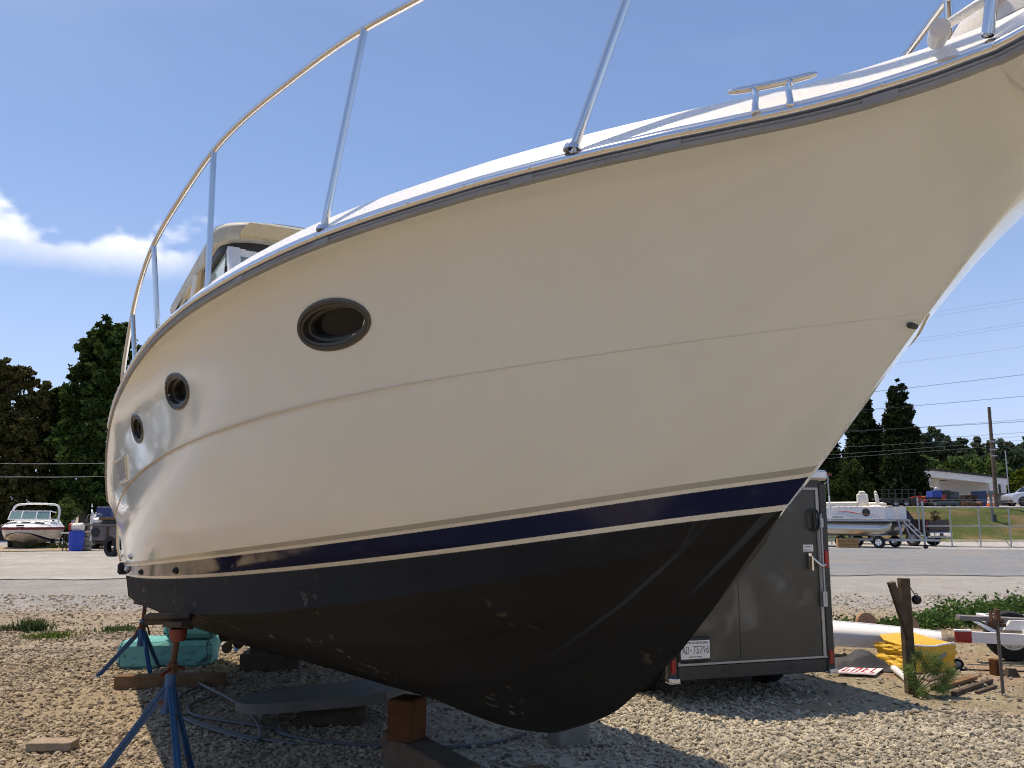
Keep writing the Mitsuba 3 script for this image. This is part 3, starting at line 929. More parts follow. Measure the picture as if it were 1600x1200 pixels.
for k, (x, h, lab) in enumerate(((-40, 3.2, 'dark hedge bush at the far left edge'), (-26.5, 3.0, 'dark bush under the tall tree'), (-22.5, 2.6, 'dark bush right of the tall tree trunk'))):
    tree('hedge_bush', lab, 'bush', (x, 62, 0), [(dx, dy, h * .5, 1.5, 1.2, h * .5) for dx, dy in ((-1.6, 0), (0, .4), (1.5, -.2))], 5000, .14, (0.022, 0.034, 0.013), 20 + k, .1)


def cypress(x, y, z, h, w, seed, label):
    r = np.random.default_rng(seed)
    lb = []
    for q in np.linspace(0.03, .965, 20):
        half = w * (1 - q) ** .46 * (1.0 if q > .12 else .9)
        m_ = 4 if half > .5 else 1
        for k in range(m_):
            a = r.uniform(0, 2 * np.pi)
            rr = half * .62 if m_ > 1 else half * .3
            lb.append((rr * math.cos(a), rr * math.sin(a), q * h, max(half * .62, .22), max(half * .62, .22), max(.6, half * .7)))
    tree('cypress_tree', label, 'tree', (x, y, z), lb, 34000, .16, (0.028, 0.044, 0.02), seed, .3, flat=.1, long=1.2, shell=.45)


cypress(32.7, 72, 2.3, 10.6, 1.75, 31, 'dark conical evergreen, the taller right one of the pair')
cypress(30.8, 75, 2.4, 9.9, 2.1, 32, 'dark conical evergreen half hidden behind the bow')
cypress(27.9, 77, 2.4, 8.6, 2.0, 33, 'lowest dark evergreen, nearest the bow of the boat')
tree('roadside_bush', 'green bush above the black cargo trailer', 'bush', (24.6, 64, 2.2), [(-.6, 0, 1.6, 1.0, .9, 1.0), (.5, .3, 2.6, .9, .9, 1.0), (.3, 0, .8, 1.2, 1, .9), (1.3, .2, 1.2, .9, .8, .9)], 5000, .13, (0.04, 0.062, 0.02), 33, .08)

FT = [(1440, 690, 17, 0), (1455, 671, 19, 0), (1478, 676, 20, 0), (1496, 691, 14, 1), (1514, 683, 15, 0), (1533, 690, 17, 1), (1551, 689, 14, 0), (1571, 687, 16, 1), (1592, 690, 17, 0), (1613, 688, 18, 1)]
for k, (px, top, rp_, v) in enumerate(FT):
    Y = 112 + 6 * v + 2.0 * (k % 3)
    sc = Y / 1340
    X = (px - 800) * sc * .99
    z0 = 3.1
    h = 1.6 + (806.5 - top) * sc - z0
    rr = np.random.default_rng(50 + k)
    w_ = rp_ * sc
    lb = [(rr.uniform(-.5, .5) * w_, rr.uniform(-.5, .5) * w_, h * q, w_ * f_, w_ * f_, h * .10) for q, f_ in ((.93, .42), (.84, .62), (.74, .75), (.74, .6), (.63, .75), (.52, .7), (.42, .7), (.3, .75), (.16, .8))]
    tree('pine_tree', f'far pine in the tree line beyond the white building, {["leftmost", "second", "third", "fourth", "fifth", "sixth", "seventh", "eighth", "ninth", "rightmost"][k]} from the left', 'tree', (X, Y, z0), lb, 4200, .34, (0.078, 0.115, 0.075), 60 + k, .3, shell=.3)  # pale bluish tint: distance haze is put into the needle colour
DT = [(1449, 722, 15), (1475, 728, 19), (1500, 722, 20), (1524, 721, 20), (1545, 716, 18), (1566, 733, 18), (1597, 742, 14)]
for k, (px, top, rp_) in enumerate(DT):
    Y = 101 + (k % 2) * 2
    sc = Y / 1340
    z0 = 3.0
    h = 1.6 + (806.5 - top) * sc - z0 + .4
    w_ = rp_ * sc
    lb = [(dx * w_, dy * w_, h * q, w_ * .62, w_ * .62, h * .22) for dx, dy, q in ((0, 0, .82), (-.5, .2, .62), (.55, -.2, .6), (0, .4, .45), (-.6, 0, .3), (.6, 0, .28), (0, -.3, .2))]
    tree('deciduous_tree', f'light green leafy tree below the far pines, {["leftmost", "second", "third", "fourth", "fifth", "sixth", "rightmost"][k]} from the left', 'tree', ((px - 800) * sc * .99, Y, z0), lb, 3000, .30, (0.10, 0.16, 0.055) if k < 6 else (0.12, 0.17, 0.03), 80 + k, .2)

# ---------------------------------------------------------------- buildings, poles, wires
bsdf('m_wall_white', mikit.proc(lambda p, n, uv: mix((0.68, 0.68, 0.67), (0.74, 0.74, 0.73), fbm(p.x * .8, p.y * .8, p.z * .5, 3))), 0.8)
bsdf('m_roof_dark', (0.05, 0.05, 0.052), 0.8)
bd = thing('canopy_building', 'low white building with dark roof edge and tapered canopy columns', 'building')


def slab(x0, z0, x1, z1, y0, y1, th):
    return hullpts([(x, y, z + d) for x, z in ((x0, z0), (x1, z1)) for y in (y0, y1) for d in (0, -th)])


add('roof', slab(40.2, 6.33, 48.9, 5.40, 84.6, 97, .16), 'm_roof_dark', bd)
add('fascia', slab(40.3, 6.16, 48.75, 5.24, 84.8, 85.05, .62), 'm_white_paint', bd)
add('soffit', slab(40.4, 5.72, 48.7, 4.80, 85.06, 96, .06), 'm_wall_white', bd)
for x, z in ((40.75, 6.0), (42.9, 5.75), (47.4, 5.3)):
    yy = 84.9 if x != 42.9 else 87.3
    add('column', hullpts([(x - .5, yy, z - .45), (x + .42, yy, z - .45), (x - .5, yy + .4, z - .45), (x + .42, yy + .4, z - .45), (x - .15, yy, 2.9), (x + .42, yy, 2.9), (x - .15, yy + .4, 2.9), (x + .42, yy + .4, 2.9)]), 'm_white_paint' if x != 42.9 else 'm_wall_white', bd)
wk = add('wall', box2(41.5, 50.5, 88.2, 97, 2.8, 5.15), 'm_wall_white', bd)
add('door', box2(49.2, 49.9, 88.13, 88.22, 2.9, 4.9), 'm_roof_dark', bd)
wb = thing('white_shed', 'long low white shed behind the trees on the left', 'building')
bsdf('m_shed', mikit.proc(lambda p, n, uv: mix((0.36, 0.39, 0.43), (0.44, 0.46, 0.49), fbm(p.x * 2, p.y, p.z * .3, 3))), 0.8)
add('wall', box2(-62, -37.2, 66, 74, 0, 2.25), 'm_shed', wb)
add('wall', box2(-31.5, -26.0, 67, 74, 0, 1.9), 'm_shed', wb)
add('roof', cat_(box2(-62.4, -36.9, 65.6, 74.4, 2.25, 2.42), box2(-31.7, -25.8, 66.7, 74.2, 1.9, 2.02)), 'm_roof_dark', wb)

bsdf('m_pole', mikit.proc(lambda p, n, uv: mix((0.085, 0.058, 0.038), (0.15, 0.11, 0.075), fbm(p.x * 9, p.y * 9, p.z * .9, 4))), 0.9)
up_ = thing('utility_pole', 'brown wooden utility pole by the parking lot', 'pole')
add('shaft', tube([(34.7, 62, 2.0), (34.72, 62, 6), (34.75, 62, 9.45)], [.15, .13, .11], 10), 'm_pole', up_, smooth=True)
for z in (6.95, 6.35, 5.9):
    add('bracket', cat_(box2(34.55, 34.93, 61.8, 61.88, z - .04, z + .04), tube([(34.5, 61.84, z - .06), (34.5, 61.84, z + .08)], .035, 6)), 'm_galvanised', up_)
bsdf('m_wire', (0.05, 0.05, 0.055), 0.6)
bsdf('m_wire_light', (0.22, 0.22, 0.23), 0.6)


def wire(y, pts, rad, label, mat='m_wire'):
    P = spline([(x, y, z) for x, z in pts], 24)
    add('overhead_wire', tube(P, rad * .55, 5), mat, label=label, cat='wire', group='overhead wires on the right', smooth=True)


def WX(px, Y):
    return (px - 800) / 1340 * Y * .995


# heights measured against the pole and the evergreens
for k, (y, a, b, rad, lab, mat) in enumerate((
        (61.4, (1365, 613), (1600, 587), .026, 'topmost of the heavy wires right of the bow', 'm_wire'),
        (61.6, (1340, 642), (1600, 620), .026, 'second heavy wire from the top right of the bow', 'm_wire'),
        (61.8, (1320, 674), (1600, 659), .030, 'heavy wire crossing the upper part of the pole', 'm_wire'),
        (61.7, (1320, 676), (1600, 656), .018, 'thin wire twined along the one at the pole top', 'm_wire'),
        (61.9, (1510, 682), (1600, 676), .020, 'wire ending at the top bracket of the pole', 'm_wire'),
        (61.8, (1300, 700), (1600, 682), .016, 'wire at the middle bracket of the pole', 'm_wire_light'),
        (61.8, (1292, 711), (1600, 688), .018, 'wire passing just below the middle bracket of the pole', 'm_wire_light'),
        (61.7, (1285, 717), (1600, 694), .018, 'lowest wire across the dark evergreens', 'm_wire_light'),
        (90, (1420, 497), (1600, 470), .014, 'faint high wire, topmost in the sky on the right', 'm_wire'),
        (90, (1420, 502), (1600, 476), .012, 'faint high wire, second from the top on the right', 'm_wire'),
        (90, (1420, 534), (1600, 507), .014, 'faint high wire, upper one of the middle pair', 'm_wire'),
        (90, (1410, 540), (1600, 512), .014, 'faint high wire, lower one of the middle pair', 'm_wire'),
        (90, (1395, 570), (1600, 544), .014, 'faint high wire above the heavy wires', 'm_wire'))):
    def hz(py):
        v = (600 - py) / 1340
        return 1.6 + y * (v + .1541) / (1 - v * .1541)
    x0, x1 = WX(a[0], y), WX(b[0], y)
    z0, z1 = hz(a[1]), hz(b[1])
    dx = x1 - x0
    wire(y, [(x0 - dx * .35, z0 - (z1 - z0) * .30), (x0, z0), ((x0 + x1) / 2, (z0 + z1) / 2 - .0015 * dx), (x1, z1), (x1 + dx * .5, z1 + (z1 - z0) * .52)], rad, lab, mat)
for z, lab in ((4.72, 'upper wire in front of the trees on the left'), (3.95, 'lower wire in front of the trees on the left')):
    add('overhead_wire', tube(spline([(-60, 50, z + .9), (-40, 50, z + .25), (-28, 50, z - .12), (-18, 50, z + .1), (-2, 50, z + .8)], 20), .018, 5), 'm_wire_light', label=lab, cat='wire', smooth=True)

# ---------------------------------------------------------------- gate
gt = thing('chain_link_gate', 'galvanised pipe gate across the drive on the right', 'gate')


def pipe(p, q, r=.028, mat='m_galvanised', name='rail', **kw):
    return add(name, tube(np.array([np.array(p) + (np.array(q) - np.array(p)) * w for w in np.linspace(0, 1, 4)]), r, 8), mat, gt, smooth=True, **kw)


gy = lambda x: 44.0 - .28 * (x - 20.9)
GP = lambda x, z: (x, gy(x), z)
for z in (2.03, 1.10, .09):
    pipe(GP(20.9 if z != .09 else 21.5, z), GP(30, z))
pipe(GP(20.9, .55), GP(22.1, .55))
for x in (22.05, 23.3, 24.6, 25.9, 27.3, 28.7):
    pipe(GP(x, .06), GP(x, 2.03), .034, name='upright')
bsdf('m_brace', (0.42, 0.38, 0.22), 0.5, .4)
pipe(GP(23.35, 1.98), GP(24.55, .14), .02, 'm_brace', 'brace', label='yellowed diagonal brace')
pipe(GP(22.1, 1.98), GP(23.25, .14), .010, 'm_brace', 'brace')
pipe(GP(24.65, 1.98), GP(25.85, .14), .010, 'm_brace', 'brace')
pipe(GP(20.85, -.05), GP(20.85, 2.35), .055, name='gate_post')
pipe(GP(20.65, .9), GP(20.65, 2.55), .035, name='gate_post')
for z in (2.30, 2.42):
    pipe(GP(20.7, z), GP(30, z + .05), .005, name='barbed_wire')

# unseen wood added behind the camera, to give polished metal a dark reflection
mw, cw_ = leaves([(x, -34 - 5 * math.sin(x * .3), 3.6 + 1.6 * math.sin(x * .9), 3.4, 2.5, 3.6 + 1.2 * math.sin(x * .9)) for x in np.arange(-46, 48, 4.4)], 16000, .40, (0.040, 0.06, 0.022), 95)
add('far_wood', mw, 'm_leaf', kind='stuff', label='unseen green wood added behind the camera for reflections', smooth=False, color=cw_)
mw, cw_ = leaves([(x, 136 + 3 * math.sin(x), 6.5, 4.5, 3, 5.2 + .9 * math.sin(x * 1.7)) for x in np.arange(52, 112, 4.2)], 15000, .5, (0.085, 0.12, 0.085), 97)  # leaf tint lightened to stand in for haze at this distance
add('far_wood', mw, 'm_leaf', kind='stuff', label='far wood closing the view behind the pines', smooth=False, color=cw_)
mw, cw_ = leaves([(x, y, 5.0 + 1.5 * math.sin(x), 3.6, 2.8, 5.0 + 1.5 * math.sin(x)) for x, y in ((-41, 58), (-47, 55), (-53, 52), (-59, 47), (-63, 41), (-66, 34), (-68, 27), (-70, 20), (-70, 12))], 9000, .38, (0.045, 0.07, 0.025), 96)
add('side_wood', mw, 'm_leaf', kind='stuff', label='line of trees carrying on past the left edge', smooth=False, color=cw_)

# ---------------------------------------------------------------- stands, blocking and things under the boat
bsdf('m_jack_blue', mikit.proc(lambda p, n, uv: mix(mix((0.018, 0.075, 0.18), (0.032, 0.11, 0.25), fbm(p.x * 9, p.y * 9, p.z * 6, 3)), (0.10, 0.055, 0.03), smoothstep(.62, .75, fbm(p.x * 22, p.y * 22, p.z * 14, 3)))), 0.5)
bsdf('m_rust', mikit.proc(lambda p, n, uv: mix((0.06, 0.035, 0.025), (0.16, 0.075, 0.035), fbm(p.x * 20, p.y * 20, p.z * 20, 3))), 0.85)
bsdf('m_jack_red', (0.17, 0.032, 0.014), 0.6)


def wood(name, a, b, f=9.0):
    def fn(p, n, uv):
        g = fbm((p.x + p.y) * f, (p.x - p.y) * f * 1.0, p.z * f * 2.2, 4)
        return mix(a, b, g)
    return bsdf(name, mikit.proc(fn), 0.9, 0, 0.1)


wood('m_timber', (0.115, 0.065, 0.032), (0.25, 0.155, 0.085))
wood('m_timber_dark', (0.055, 0.042, 0.03), (0.14, 0.105, 0.075))
wood('m_timber_orange', (0.065, 0.03, 0.014), (0.11, 0.052, 0.024))


def jack(label, foot, head, foot_r, apex, yaw, handle_z, pad, head_tilt=0, droop=-.02, grp=None):
    t = thing('boat_stand', label, 'boat stand', grp)
    foot, head = np.array(foot, float), np.array(head, float)
    ax = lambda z: foot + (head - foot) * ((z - foot[2]) / (head[2] - foot[2]))
    for k in range(3):
        a = math.radians(yaw + 120 * k)
        f = foot + [foot_r * math.cos(a), foot_r * math.sin(a), 0.02]
        d = np.array([math.cos(a), math.sin(a), 0])
        add('leg', cat_(bar(ax(apex) + d * .02, f, .042, .010), bar(ax(apex) + d * .02 + [0, 0, -.02], f + [0, 0, -.01], .010, .045)), 'm_jack_blue', t)
        add('foot_plate', place(box(.09, .09, .008, ch=.002), f[0], f[1], .012, yaw=yaw + 120 * k), 'm_jack_blue', t)
    for k in range(3):
        a, b = math.radians(yaw + 120 * k), math.radians(yaw + 120 * (k + 1))
        A = ax(apex * .45) * [1, 1, 1] + np.array([math.cos(a), math.sin(a), 0]) * foot_r * .55
        B = ax(apex * .45) + np.array([math.cos(b), math.sin(b), 0]) * foot_r * .55
    add('column', tube([ax(apex - .16), ax(apex + .1)], .031, 12), 'm_jack_blue', t, smooth=40)
    add('screw', tube([ax(apex + .05), ax((apex + head[2]) / 2), head], .019, 10), 'm_rust', t, smooth=40)
    hz = ax(handle_z)
    hd = []
    for s_ in (-1, 1):
        a = math.radians(yaw + 10)
        e = np.array([math.cos(a) * s_, math.sin(a) * s_, 0])
        hd.append(tube(spline([hz + e * .02, hz + e * .08 + [0, 0, -.01], hz + e * .15 + [0, 0, droop * 2.2]], 6), .0095, 8))
    add('handle', cat_(*hd), 'm_rust' if pad == 'plain' else 'm_jack_red', t, smooth=True)
    add('nut', place(lathe([(0, .03), (.036, .03), (.036, -.03), (0, -.03)], 6), *hz), 'm_rust', t)
    if pad != 'plain':
        add('cup', place(lathe([(0, -.075), (.042, -.07), (.052, -.02), (.052, .0), (0, .0)], 16), *head), 'm_jack_red', t, smooth=40)
    add('pad', place(box(.13 if pad != 'plain' else .2, .13, .03, ch=.004), head[0], head[1], head[2] + .018, yaw=yaw, roll=head_tilt), 'm_timber_dark', t)
    return t


jack('near blue tripod boat stand with orange screw handles, in front of the timber plank', (-2.12, 5.38, 0), (-2.01, 5.33, .93), .36, .60, 75, .70, 'red', 12, -.01)
jack('far blue tripod boat stand under the stern corner, by the turquoise floats', (-3.80, 9.02, 0), (-3.74, 8.98, .70), .36, .46, 75, .50, 'plain', 12, -.05)
jack('thin boat stand under the port side of the stern, behind the turquoise floats', (-3.35, 10.9, 0), (-3.33, 10.85, .60), .33, .40, 40, .46, 'plain', -10)
add('timber_pad', place(box(.26, .12, .028, ch=.003), -2.10, 5.40, .997, yaw=10), 'm_timber_dark', label='upper wooden pad between the near boat stand and the hull', cat='wood block')
add('timber_pad', place(box(.26, .12, .03, ch=.003), -2.10, 5.41, .966, yaw=14), 'm_timber_dark', label='lower wooden pad between the near boat stand and the hull', cat='wood block')

add('timber_plank', place(box(.98, .13, .125, ch=.006), -3.22, 8.42, .065, yaw=8), 'm_timber', label='thick brown timber under the foot of the far boat stand', cat='timber')


# turquoise foam floats
def foam_colour(p, n, uv):
    a = fbm(p.x * 7, p.y * 7, p.z * 7, 3)
    b = fbm(p.x * 16 + 4, p.y * 16, p.z * 16, 3)
    c = mix((0.12, 0.34, 0.32), (0.18, 0.43, 0.40), a)
    return mix(c, (0.10, 0.16, 0.13), smoothstep(.60, .70, b) * smoothstep(.42, .6, a))


bsdf('m_foam', mikit.proc(foam_colour), 0.85, 0, .2)


def foam(sx, sy, sz, r, seed):
    import manifold3d as m3
    m = box(sx, sy, sz, ch=r)
    m = m.subdivide_to_size(.05)
    v = np.array(m.vertices)
    nv = meshkit.fbm(v * 9 + seed, 3) - .5
    n2 = np.clip(meshkit.fbm(v * 16 + seed * 3, 2) - .62, 0, 1) * -.25
    m.vertices = v * (1 + (nv * .10 + n2)[:, None])
    return trimesh.smoothing.filter_taubin(m, iterations=4)


add('foam_float', place(foam(.96, .55, .28, .04, 1), -3.72, 9.66, .145, yaw=8), 'm_foam', label='large turquoise foam float lying on the gravel under the stern', cat='float', smooth=40)
add('foam_float', place(foam(.56, .42, .20, .055, 5), -3.47, 9.66, .405, yaw=4), 'm_foam', label='smaller chipped turquoise foam float on top of the large one', cat='float', smooth=40)

# keel blocking: stacked timbers
def timber(c, size, yaw, mat, label, grp=None):
    add('blocking_timber', place(box(*size, ch=.006), *c, yaw=yaw), mat, label=label, cat='timber block', group=grp)


BY = math.degrees(math.atan2(BU[1], BU[0]))
fwd_w = W(np.array([4.55, 0, 0]))
timber((fwd_w[0] - .02, fwd_w[1] - .17, .10), (.16, .9, .195), BY + 4, 'm_timber', 'bottom timber of the forward keel blocking, left one')
timber((fwd_w[0] + .27, fwd_w[1] + .02, .10), (.16, .9, .195), BY - 2, 'm_timber', 'bottom timber of the forward keel blocking, right one')
timber((fwd_w[0] + .02, fwd_w[1] - .12, .30), (.9, .17, .19), BY + 2, 'm_timber_dark', 'middle cross timber of the forward keel blocking')
timber((fwd_w[0] - .11, fwd_w[1] + .03, .505), (.15, .17, .215), BY + 38, 'm_timber_orange', 'upright orange brown block right under the keel')
aft_w = W(np.array([9.1, 0, 0]))
timber((-2.50, 9.42, .16), (.50, .34, .31), 8, 'm_timber_dark', 'black timber block under the stern end of the keel')
ex_ = W(np.array([8.95, .12, 0]))
timber((-2.80, 9.45, .09), (.10, .4, .17), 5, 'm_timber_dark', 'low dark timber beside the block under the stern')
bsdf('m_concrete', mikit.proc(lambda p, n, uv: mix((0.20, 0.185, 0.155), (0.30, 0.275, 0.23), fbm(p.x * 14, p.y * 14, p.z * 14, 4))), 0.95, 0, .1)
add('concrete_block', place(box(.24, .22, .40, ch=.012), .40, 6.40, .20, yaw=20), 'm_concrete', label='grey block standing under the bow end of the keel', cat='block')
add('concrete_block', place(box(.24, .22, .30, ch=.012), .42, 6.42, .552, yaw=24), 'm_concrete', label='upper grey block under the bow end of the keel', cat='block')
pv = box(.30, .15, .055, ch=.004).subdivide_to_size(.03)
pv.vertices = np.array(pv.vertices) + .003 * (meshkit.fbm(np.array(pv.vertices) * 40, 2)[:, None] - .5)
bsdf('m_paver', mikit.proc(lambda p, n, uv: mix((0.25, 0.20, 0.14), (0.36, 0.30, 0.22), fbm(p.x * 30, p.y * 30, p.z * 30, 3))), 0.95, 0, .1)
add('paver', place(pv, -3.17, 6.23, .042, yaw=3), 'm_paver', label='tan concrete paver lying on the gravel at the lower left', cat='paver')

# fibreglass board under the keel
bsdf('m_fibreglass', mikit.proc(lambda p, n, uv: mix((0.11, 0.10, 0.085), (0.17, 0.155, 0.135), fbm(p.x * 5, p.y * 5, p.z * 5, 3))), 0.6)
out = [(-.30 - .33 * math.sin(a), -.02 + .20 * math.cos(a)) for a in np.linspace(0, math.pi, 15)] + [(.3, -.24), (.56, -.22), (.68, .0), (.58, .20), (.3, .21)]
out = out[::-1]
bm = extrude(np.array(out) * [.98, 1.5], .075)
add('fibreglass_panel', place(bm, -1.52, 7.02, .17, yaw=6, roll=-4), 'm_fibreglass', label='long grey fibreglass panel with one rounded end lying under the hull', cat='panel')
add('fibreglass_panel', place(box(.34, .26, .05, ch=.006), -.78, 6.45, .42, yaw=18, roll=8), 'm_fibreglass', label='short grey fibreglass piece beside the orange brown block', cat='panel')
add('panel_support', place(box(.5, .28, .16, ch=.01), -1.40, 7.05, .082, yaw=6), 'm_timber_dark', label='dark block carrying the fibreglass panel', cat='block')

# grey conduit hoses
bsdf('m_hose', (0.11, 0.11, 0.11), 0.6)
for pts, r, lab in ((((-3.10, 8.75, .03), (-2.86, 8.25, .06), (-2.35, 7.45, .10), (-1.95, 6.85, .06), (-1.80, 6.45, .025)), .014, 'grey hose in the longest arc beside the near boat stand'),
                    (((-2.75, 8.6, .02), (-2.95, 8.2, .02), (-2.85, 7.6, .02), (-2.62, 7.15, .02), (-2.25, 6.75, .02), (-1.8, 6.4, .02)), .012, 'grey hose in a tight curl beside the near boat stand'),
                    (((-2.6, 8.0, .02), (-2.72, 7.6, .02), (-2.62, 7.3, .02), (-2.2, 7.0, .02), (-1.62, 6.55, .02)), .012, 'grey hose in the inner curl, right of the tight one'),
                    (((-2.55, 7.1, .02), (-2.2, 6.75, .02), (-1.85, 6.5, .02), (-1.5, 6.33, .02)), .012, 'short grey hose end nearest the camera'),
                    (((-1.72, 6.62, .03), (-1.3, 6.38, .02), (-.9, 6.28, .02), (-.45, 6.25, .02), (.1, 6.6, .03)), .013, 'grey pipe running along the gravel under the bow')):
    add('hose', tube(spline(pts, 40), r, 8), 'm_hose', label=lab, cat='hose', smooth=True)

# ---------------------------------------------------------------- black cargo trailer
TD = np.array([.951, .309])           # along the rear face, left to right
TB = np.array([-.309, .951])          # towards the front of the trailer
T0 = np.array([1.302, 7.44])
TWD = 1.66


def TT(m):
    m = m.copy()
    v = np.array(m.vertices)
    xy = T0 + v[:, :1] * TD + v[:, 1:2] * TB
    m.vertices = np.c_[xy, v[:, 2]]
    return m


def trailer_colour(p, n, uv):
    a = fbm(p.x * 1.7, p.y * 1.7, p.z * 1.1, 4)
    b = fbm(p.x * 4 + 2, p.y * 4, p.z * 2.2, 3)
    c = mix((0.028, 0.029, 0.026), (0.066, 0.066, 0.057), a)
    c = mix(c, (0.16, 0.145, 0.115), smoothstep(.52, .78, b) * smoothstep(1.5, .5, p.z) * .7)
    return mix(c, (0.14, 0.145, 0.14), smoothstep(.60, .74, fbm(p.x * 2.6 + 7, p.y * 2.6, p.z * 3.0, 3)) * .55)


bsdf('m_trailer', mikit.proc(trailer_colour), 0.33, 0.25, .5)
bsdf('m_trim_metal', (0.36, 0.36, 0.35), 0.45, 0.6)
bsdf('m_trailer_frame', (0.028, 0.028, 0.027), 0.45)
bsdf('m_aluminium', (0.62, 0.63, 0.64), 0.35, 0.85)
tr_ = thing('cargo_trailer', 'black enclosed cargo trailer seen from behind, parked under the bow', 'trailer')
AT = lambda nm, m, mat, par=None, **k: add(nm, TT(m), mat, par or tr_, **k)
AT('body', box2(.012, TWD - .012, .035, 3.0, .37, 1.93, .02), 'm_trailer')
AT('nose', hullpts([(x, y, z) for z in (.37, 1.92) for x, y in ((.02, 3.0), (TWD - .02, 3.0), (TWD * .5 - .12, 3.62), (TWD * .5 + .12, 3.62))]), 'm_trailer')
for x in (0, TWD - .085):
    AT('post', box2(x, x + .085, -.02, .06, .235, 1.90, .012), 'm_trailer_frame')
AT('header', box2(.085, TWD - .085, -.016, .05, 1.855, 1.925, .006), 'm_trailer_frame')
AT('roof_cap', box2(-.012, TWD + .012, -.045, 3.02, 1.925, 2.02, .022), 'm_aluminium', label='pale metal roof cap')
AT('sill', box2(.085, TWD - .085, -.012, .06, .235, .355, .008), 'm_trailer_frame')
dr_ = AT('door', box2(.105, TWD - .105, -.004, .03, .375, 1.845), 'm_trailer', label='black ramp door with dull smudges')
AT('seam', box2(.70, .703, -.0075, 0, .38, 1.84), 'm_black', dr_)
for a_ in (box2(.09, TWD - .09, -.014, 0, 1.838, 1.858), box2(.09, .112, -.014, 0, .375, 1.838), box2(TWD - .118, TWD - .088, -.014, 0, .375, 1.838), box2(.085, TWD - .085, -.022, 0, .357, .374)):
    AT('trim', a_, 'm_trim_metal', dr_)
lb = AT('lock_bar', cat_(tube([(TWD - .092, -.038, .80), (TWD - .092, -.038, 1.62)], .009, 8), box2(TWD - .115, TWD - .07, -.045, -.014, .80, .93), box2(TWD - .115, TWD - .07, -.045, -.014, 1.50, 1.58)), 'm_galvanised', smooth=30)
AT('handle', tube(spline([(TWD - .15, -.03, 1.66), (TWD - .175, -.055, 1.64), (TWD - .18, -.06, 1.56), (TWD - .172, -.055, 1.49), (TWD - .145, -.03, 1.47), (TWD - .128, -.05, 1.50), (TWD - .125, -.055, 1.57), (TWD - .13, -.05, 1.63), (TWD - .15, -.03, 1.66)], 40), .011, 8), 'm_black', dr_, smooth=True)
AT('latch', cat_(hullpts([(TWD - .235 + a, -.02 + b, z) for a in (0, .03) for b in (-.012, .012) for z in (1.13, 1.27)]), tube(spline([(TWD - .22, -.045, 1.235), (TWD - .17, -.05, 1.20), (TWD - .12, -.05, 1.165), (TWD - .07, -.045, 1.17)], 10), .010, 8), tube([(TWD - .215, -.05, 1.245), (TWD - .215, -.05, 1.12)], .012, 8)), 'm_chrome', dr_, smooth=30, label='bright cam latch')
st_ = AT('sticker', box2(TWD - .27, TWD - .165, -.006, 0, 1.285, 1.345), 'm_white_plastic', dr_, label='small white warning sticker')
for k, z in enumerate((1.33, 1.318, 1.306, 1.297)):
    AT('text_line', box2(TWD - .262, TWD - (.175 if k % 2 else .19), -.0072, -.005, z - (.005 if k == 0 else .0022), z), 'm_roof_dark', st_)
for x in (.018, TWD - .067):
    AT('tail_light', box2(x, x + .05, -.034, -.012, 1.14, 1.295, .008), 'm_red_lens', label='red tail light on the corner post')
    AT('side_marker', box2(x, x + .045, -.03, -.012, .30, .42, .006), 'm_red_lens')
    AT('corner_bracket', cat_(box2(x - .022, x + .07, -.05, -.016, .228, .262, .004), box2(x - .022, x + .07, -.05, .05, .222, .2275)), 'm_aluminium')
for x in (.5, 1.15):
    AT('slot', box2(x, x + .09, -.0135, -.01, .28, .315), 'm_black')
pf = AT('plate_frame', box2(.085, .40, -.03, -.004, .385, .590, .012), 'm_black', label='black licence plate holder')
pl_ = AT('licence_plate', box2(.108, .385, -.0335, -.0285, .412, .562, .002), 'm_white_paint', pf, label='white licence plate with black characters')


def text_on(txt, height, x, z, y, width=None, bold=False, T_=None, mat='m_black', parent=None, name='lettering'):
    m = meshkit.text_mesh(txt, height, .0012, bold)
    v = np.array(m.vertices)
    w = v[:, 0].max() - v[:, 0].min()
    sx = (width / w) if width else 1
    m.vertices = np.c_[x + (v[:, 0] - v[:, 0].min()) * sx, y - v[:, 2], z + v[:, 1]]
    m.invert()
    m.fix_normals()
    add(name, T_(m), mat, parent, smooth=False)


text_on('AD-73796', .062, .122, .455, -.0337, .25, T_=TT, parent=pf)
text_on('NORTH CAROLINA', .017, .125, .535, -.0337, .243, True, T_=TT, parent=pf)
text_on('MULTI YEAR', .011, .185, .424, -.0337, .12, True, T_=TT, parent=pf)


def tyre(R, w, r_in):
    prof = [(r_in, -w * .42), (R * .8, -w * .5), (R * .95, -w * .47), (R, -w * .36), (R, w * .36), (R * .95, w * .47), (R * .8, w * .5), (r_in, w * .42)]
    return lathe(prof, 30)


